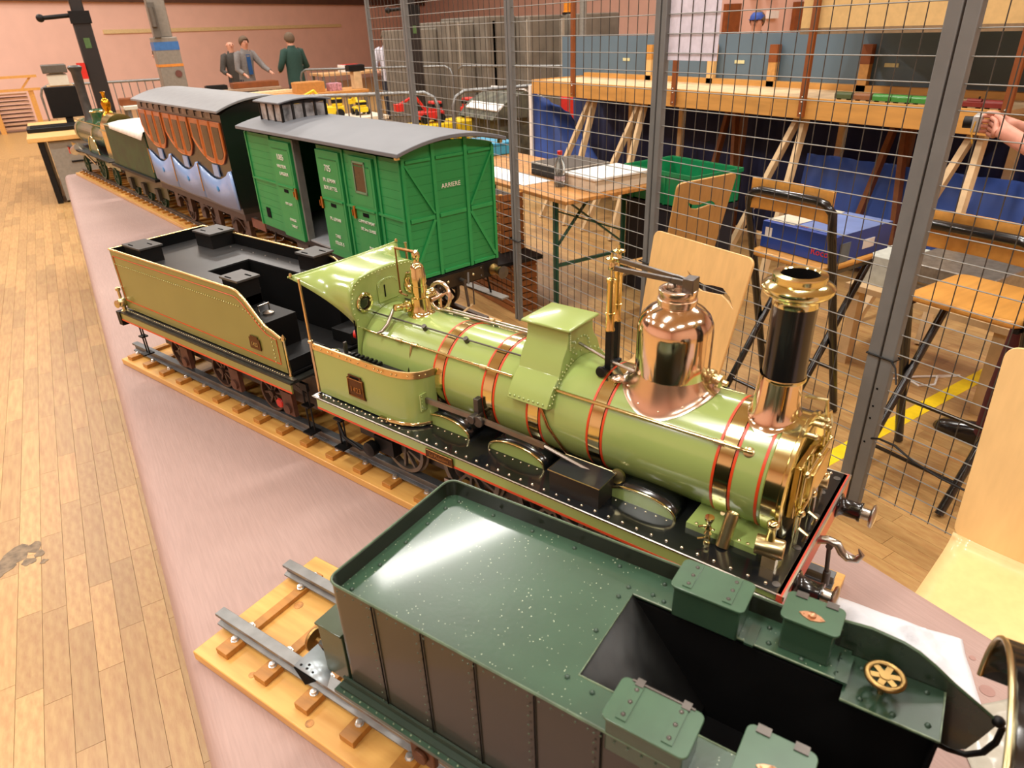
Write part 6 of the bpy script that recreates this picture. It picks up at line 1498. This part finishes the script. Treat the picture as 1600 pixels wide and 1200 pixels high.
# ================================================================ BACKGROUND OF THE HALL
def barrier(label, p0, p1, h=1.1):
    t = thing('crowd_barrier', label, 'barrier', ((p0[0] + p1[0]) / 2, (p0[1] + p1[1]) / 2, 0)); a = Vector((*p0, 0)); c = Vector((*p1, 0)); d = (c - a).normalized()
    pts = [a + Vector((0, 0, .25)), a + Vector((0, 0, h - .15)), a + d * .04 + Vector((0, 0, h - .05)), a + d * .14 + Vector((0, 0, h)), c - d * .14 + Vector((0, 0, h)), c - d * .04 + Vector((0, 0, h - .05)), c + Vector((0, 0, h - .15)), c + Vector((0, 0, .25))]
    MB().tube(pts, .021, 8, closed=True).build('frame_tube', galv, t)
    L = (c - a).length; n = int(L / .125); o = None
    for k in range(1, n):
        q = a + d * (L * k / n); o = MB().cyl((q.x, q.y, .25), (q.x, q.y, h - .01), .008, n=6).build('upright_bar', galv, t)
    nn = Vector((-d.y, d.x, 0))
    for q in (a + d * .25, c - d * .25): MB().tube([q + nn * .28 + Vector((0, 0, .01)), q + Vector((0, 0, .26)), q - nn * .28 + Vector((0, 0, .01))], .018, 6).build('foot', galv, t)
barrier('galvanised crowd barrier behind the lookout of the green van', (1.45, 8.75), (3.55, 7.15))
barrier('galvanised crowd barrier in front of the camouflaged model', (3.68, 7.05), (5.6, 6.75))
barrier('crowd barrier beyond the tall iron chimney', (-.1, 14.9), (2.0, 14.4))
barrier('far crowd barrier before the grey plank stack, left one', (4.3, 14.6), (6.35, 12.1))
barrier('far crowd barrier before the grey plank stack, right one', (6.4, 12.0), (7.2, 9.6))
def mast(label, x, y, w_, h, col, extra=None):
    t = thing('lifting_mast', label, 'lifting mast', (x, y, 0))
    MB().box(x - w_ / 2, x + w_ / 2, y - w_ / 2, y + w_ / 2, .12, h).build('mast_section', col, t, bevel=.01)
    MB().box(x - w_ * .36, x + w_ * .36, y - w_ * .36, y + w_ * .36, h, h + 1.6).build('mast_section', col, t, bevel=.008)
    for k in range(4):
        a = R(45 + 90 * k); MB().bar((x, y, .13), (x + .3 * math.cos(a), y + .3 * math.sin(a), .05), .05, .05).build('outrigger', col, t)
    if extra == 'crank':
        b = MB(); b.cyl((x - w_ / 2, y - .05, 1.98), (x - .36, y - .05, 1.96), .022, n=10); b.sphere((x - .37, y - .05, 1.96), .04); b.box(x - .1, x + .1, y - .1, y + .02, 1.9, 2.02); b.build('crank_handle', blackm, t)
        MB().box(x - .17, x - w_ / 2 - .005, y - .12, y - .04, 1.36, 1.52).build('red_winch_box', redb, t)
        MB().box(x - .03, x + .03, y - w_ / 2 - .003, y - w_ / 2, 1.66, 1.76).build('green_sticker', mat('dull_green_sticker', '#4a6a3a', .6), t)
    return t
mk = mat('mast_black', '#1d1918', .5)
mast('black lifting mast with crank handle at the upper left', .525, 9.60, .17, 1.96, mk, 'crank')
mast('black lifting mast with crank handle seen through the fence', 4.70, 10.1, .17, 1.96, mk, 'crank')
t = mast('grey lifting mast with blue and orange bands', 1.36, 10.0, .27, 1.74, mat('mast_grey', '#8f8a80', .5, .3, var=.08))
MB().box(1.222, 1.498, 9.862, 10.138, 1.60, 1.69).build('blue_band', mat('band_blue', '#3a6fae', .5), t)
MB().box(1.222, 1.498, 9.862, 10.138, 1.42, 1.45).build('orange_band', mat('band_orange', '#d98a35', .5), t)
MB().lathe([(.04, 0), (.04, .004)], (1.42, 9.86, 1.34), (0, -1, 0), 14).build('round_logo', mat('logo_brown', '#6a4038', .5), t)
b = MB(); b.box(1.25, 1.33, 9.83, 9.865, 1.74, 2.1); b.cyl((1.28, 9.82, 1.85), (1.28, 9.82, 2.05), .03, n=8); b.build('winch', mat('winch_grey', '#6a665e', .5, .4), t)
MB().cyl((7.72, 10, 0), (7.72, 10, 4.2), .06, n=14).build('steel_pole', mat('pole_grey', '#8f8f88', .5, .3), at=(7.72, 10, 0), label='grey steel pole rising behind the slate blue backboard', cat='pole')
# grey plank stack
t = thing('plank_stack', 'tall grey block of shrink-wrapped crates behind the barriers', 'crate stack', (7.0, 13.5, 0))
gst = mat('grey_boards', '#7e776b', .8, var=.15, scale=3)
for k, (x0, x1, z1) in enumerate(((6.05, 6.55, 1.72), (6.56, 7.1, 1.82), (7.11, 7.75, 1.88), (7.76, 8.5, 1.86), (8.51, 9.5, 1.86))): MB().box(x0, x1, 13.0 - .45 * k, 14.5 - .3 * k, 0, z1).build('crate_block', gst, t, bevel=.02)
b = MB(); [b.box(6.75 + .5 * k, 6.80 + .5 * k, 12.5 - .4 * k, 12.58 - .4 * k, .1, 1.8) for k in range(4)]; b.build('pale_batten', mat('pale_batten', '#a9a091', .7), t, each=True)
t = thing('orange_beacon', 'small orange warning beacon on top of the grey crate stack', 'beacon', (8.6, 11.6, 1.862)); MB().lathe([(.10, 0), (.10, .04), (.08, .05), (.08, .18), (.05, .20)], (8.6, 11.6, 1.862), n=14).build('beacon_lens', mat('orange_lens', '#e08a20', .3), t); MB().lathe([(.11, 0), (.11, .03)], (8.6, 11.6, 1.8621), n=14).build('beacon_base', blackm, t)
# exhibition tables with things, far left to middle
def table(label, x0, x1, y0, y1, z, m, nm='exhibition_table', skirt=None):
    t = thing(nm, label, 'table', ((x0 + x1) / 2, (y0 + y1) / 2, 0))
    MB().box(x0, x1, y0, y1, z - .05, z).build('table_top', m, t, bevel=.004)
    for (x, y) in ((x0 + .06, y0 + .06), (x1 - .06, y0 + .06), (x0 + .06, y1 - .06), (x1 - .06, y1 - .06)): MB().box(x - .025, x + .025, y - .025, y + .025, 0, z - .05).build('leg', galv, t)
    if skirt: MB().box(x0 + .01, x1 - .01, y0 - .004, y0 + .004, .08, z - .05).build('skirt', skirt, t)
    return t
ot = mat('orange_table', '#c98d48', .5, var=.08)
table('orange wooden exhibition table behind the coach roof', 2.1, 4.9, 12.6, 13.5, .80, ot)
table('long table where the two visitors look at models', 2.6, 4.05, 15.2, 15.9, .80, mat('dull_table', '#a58a70', .6))
table('cream table behind the first crowd barrier', 2.95, 3.98, 9.6, 10.3, .66, mat('cream_table', '#d8cdb8', .6))
table('wooden table at the foot of the pink wall, right', 5.0, 7.5, 15.5, 16.3, .95, mat('light_table', '#d2a470', .6))
table('white table behind the tall iron chimney', .9, 2.05, 12.2, 12.9, .86, wht)
def item(nm, label, cat, x, y, z, dx, dy, dz, m, top=None, rz=0):
    t = thing(nm, label, cat, (x, y, z)); MB().cbox((x, y, z + dz / 2 + .001), (dx, dy, dz), R(rz)).build('body', m, t, bevel=.004)
    MB().cbox((x, y, z + dz + .004), (dx * .86, dy * .86, .008), R(rz)).build('top_face', top or m, t)
    return t
item('display_plank', 'long cream plank laid slanting across the orange table', 'plank', 3.0, 13.15, .80, 1.6, .12, .05, mat('cream_plank', '#ecdcb0', .5), rz=12)
item('black_case', 'flat black case on the orange table', 'case', 2.45, 12.72, .80, .55, .3, .10, blackm)
item('white_tray', 'bright white tray on the orange table', 'tray', 2.28, 13.33, .80, .45, .3, .06, white)
item('orange_box', 'orange wooden box standing on the orange table', 'box', 3.9, 12.9, .80, .5, .3, .17, ot)
item('pink_flowers', 'pink and white bundle on the orange table', 'bundle', 4.35, 12.85, .80, .22, .2, .12, mat('pink_bundle', '#d79aa8', .7, var=.3, scale=30))
item('wooden_display', 'pale wooden display block right of the green jacket', 'box', 4.80, 12.9, .80, .14, .2, .28, trest)
item('black_machine', 'small black machine on the pale wooden display', 'machine', 4.80, 12.9, 1.09, .3, .2, .1, blackm)
item('red_white_box', 'red and white box near the fence end', 'box', 5.75, 15.8, .95, .42, .3, .14, white, redb)
item('white_box', 'white boxes lying on the white table', 'box', 1.55, 12.5, .86, .7, .3, .07, white)
item('brown_box', 'brown box on the white table', 'box', 1.0, 12.5, .86, .25, .25, .09, orangew)
item('wooden_model', 'brown wooden model on the long visitor table', 'model', 3.6, 15.5, .80, .9, .3, .10, orangew)
item('dark_model', 'dark model at the left end of the visitor table', 'model', 2.85, 15.5, .80, .4, .2, .08, blackm)
item('blue_barrel_box', 'tall dark blue box behind the crowd barriers', 'box', 7.05, 9.2, 0, .5, .3, .98, mat('dusk_blue', '#2d3f5e', .6))
item('blue_white_banner', 'pale blue and white box before the pink wall', 'box', 9.9, 10.6, 1.2, 1.2, .2, .22, mat('pale_blue_banner', '#bcc6e4', .6))
table('rear table holding the pale blue box', 9.2, 10.6, 10.3, 10.9, 1.2, mat('rear_table', '#a98c72', .6))
# red and yellow working models on the floor table
def digger(label, x, y, m, rz=0, z=.66, s=1.0, arm=True):
    t = thing('toy_digger', label, 'model vehicle', (0, 0, 0))
    MB().box(-.18 * s, .18 * s, -.11 * s, .11 * s, .05 * s, .15 * s).build('chassis', m, t, bevel=.01)
    MB().box(-.16 * s, -.02 * s, -.09 * s, .09 * s, .15 * s, .27 * s).build('cab', m, t, bevel=.012)
    b = MB(); b.box(-.165 * s, -.015 * s, -.092 * s, .092 * s, .19 * s, .24 * s); b.build('cab_window', blackm, t)
    for sx in (-.12, .12):
        for sy in (-.12, .12): MB().cyl((sx * s, (sy - .025) * s, .06 * s), (sx * s, (sy + .025) * s, .06 * s), .06 * s, n=14).build('wheel', blackm, t)
    if arm: MB().tube([(.05 * s, 0, .16 * s), (.20 * s, 0, .36 * s), (.42 * s, 0, .26 * s)], .022 * s, 6).build('arm', m, t); MB().box(.38 * s, .50 * s, -.07 * s, .07 * s, .18 * s, .27 * s).build('bucket', m, t)
    t.location = (x, y, z); t.rotation_euler = (0, 0, R(rz)); return t
digger('red working model digger on the left yellow crate', 4.40, 9.15, redb, 175, z=.556)
digger('red working model digger on the right yellow crate', 5.15, 9.2, redb, 10, z=.556)
digger('yellow working model loader on the cream table', 3.28, 9.95, yel, 160)
digger('small yellow working model dozer at the right end of the cream table', 3.72, 10.0, yel, 90, s=.7)
item('yellow_crate', 'right yellow crate carrying a red digger', 'crate', 5.2, 9.2, 0, .9, .5, .546, yel)
item('yellow_crate', 'left yellow crate carrying a red digger', 'crate', 4.33, 9.15, 0, .7, .5, .546, yel)
t = thing('camouflaged_model', 'dark camouflaged model hut with striped white roof behind the barrier', 'model', (5.0, 8.1, 0))
cam_m = mat('camouflage', '#5b5a48', .7, var=.4, scale=8, col2='#2e2f28')
MB().box(4.70, 5.50, 7.8, 8.5, .0, .70).build('hut_body', cam_m, t)
MB().prism([(4.55, .68), (4.75, .86), (5.05, .98), (5.35, .86), (5.65, .66)], 7.7, 8.6, 'y').build('hut_roof', cam_m, t)
for x, z in ((4.68, .80), (5.08, .965), (5.28, .895)): MB().cbox((x, 8.1, z + .008), (.12, .8, .02), m=Matrix.Rotation(R(-35 if x < 5.0 else 30), 3, 'Y')).build('white_stripe', white, t)
item('red_bollard', 'red upright box right of the camouflaged hut', 'box', 5.75, 7.75, 0, .14, .2, .85, redb)
item('white_bucket', 'white bucket at the foot of the red box', 'bucket', 5.6, 7.3, 0, .2, .2, .38, wht)
item('tool_clutter', 'dark clutter of tools on the floor before the tarpaulin', 'tools', 5.5, 6.1, 0, .6, .4, .3, mat('clutter', '#4a443c', .7, var=.4, scale=15))

# reception desk and wooden rack at far left
t = thing('reception_desk', 'pale wooden desk with black side and grey cabinet at far left', 'desk', (.1, 11, 0))
MB().box(-.35, .38, 9.95, 12.1, .71, .76).build('desk_top', mat('desk_beech', '#e0b36e', .45, var=.05), t, bevel=.005)
MB().box(-.26, -.20, 9.98, 12.0, 0, .71).build('desk_side', blackm, t)
MB().box(-.16, .36, 10.0, 10.5, .02, .70).build('cabinet', mat('grey_cabinet', '#8f8a80', .5), t, bevel=.005)
MB().box(.02, .22, 9.99, 10.0, .45, .47).build('cabinet_handle', blackm, t)
MB().box(-.12, .45, 9.6, 9.66, .0, .03).build('foot_bar', steel, t)
t = thing('black_monitor', 'black monitor standing on the wooden desk', 'monitor', (.05, 11.2, .761))
MB().box(-.03, .34, 11.15, 11.22, .86, 1.23).build('screen', blackm, t, bevel=.008); MB().box(.11, .20, 11.17, 11.21, .78, .88).build('stand', blackm, t); MB().box(.02, .28, 11.08, 11.3, .761, .78).build('stand_base', blackm, t)
t = thing('black_keyboard', 'flat black case in front of the monitor', 'case', (0, 10.7, .761)); MB().box(-.34, .35, 10.55, 11.0, .761, .81).build('case_body', blackm, t, bevel=.006); MB().box(-.30, .31, 10.59, 10.96, .81, .815).build('case_lid', blackd, t)
t = thing('grey_printer', 'grey and white printer on a tall stand behind the desk', 'printer', (0, 13, 0))
MB().box(.02, .36, 12.9, 13.4, .0, 1.17).build('stand', trest, t); MB().box(.06, .32, 12.85, 13.3, 1.17, 1.32).build('printer_body', wht, t, bevel=.01); MB().box(.02, .34, 12.8, 13.35, 1.34, 1.45).build('printer_lid', mat('printer_grey', '#5c574f', .5), t, bevel=.01); MB().box(.1, .28, 12.9, 13.2, 1.32, 1.34).build('neck', wht, t)
t = thing('wooden_rack', 'tall orange wooden rack with stacked pale slats against the wall', 'rack', (-1.8, 19.5, 0))
ow = mat('rack_wood', '#d9a052', .55, var=.08)
for x in (-3.6, -2.75, -1.9, -1.05, -.3): MB().box(x - .05, x + .05, 19.4, 19.5, 0, .85).build('rack_post', ow, t)
for z in (.84, 1.10): MB().box(-3.7, -.1, 19.38, 19.50, z, z + .05).build('rack_rail', ow, t)
for k in range(8): MB().bar((-3.6 + .45 * k, 19.44, .88), (-3.38 + .45 * k if k % 2 else -3.82 + .45 * k, 19.44, 1.11), .04, .04).build('rack_brace', ow, t)
for k in range(9): MB().box(-3.5, -.4, 19.6, 20.1, .08 + .085 * k, .115 + .085 * k).build('stored_slat', mat('pale_slat', '#d8b49a', .6), t)
for k in range(3): MB().box(-3.4 + 1.0 * k, -3.25 + 1.0 * k, 19.52, 19.6, .03, .80).build('dark_post', orangew, t)
# facades / posters seen above the backboard
t = thing('shelf_unit', 'dark brown shelf unit with small white things against the pink wall', 'shelf', (11, 12, 0))
MB().box(9.9, 12.6, 9.2, 9.5, 1.2, 2.6).build('shelf_back', wallp, t); [MB().box(x, x + .35, 9.12, 9.2, 1.45, 1.9).build('shelf_panel', orangew, t) for x in (10.1, 11.9)]
b = MB(); [b.box(x, x + .22, 9.1, 9.2, z, z + .12) for x, z in ((10.7, 2.0), (11.1, 2.0), (11.2, 1.65))]; b.build('white_sign', white, t, each=True)
MB().box(10.0, 12.5, 9.1, 9.2, 2.25, 2.5).build('dark_shelf', blackm, t)
MB().box(10.2, 10.4, 9.2, 9.5, 0, 1.2).build('leg', blackm, t); MB().box(12.1, 12.3, 9.2, 9.5, 0, 1.2).build('leg', blackm, t)
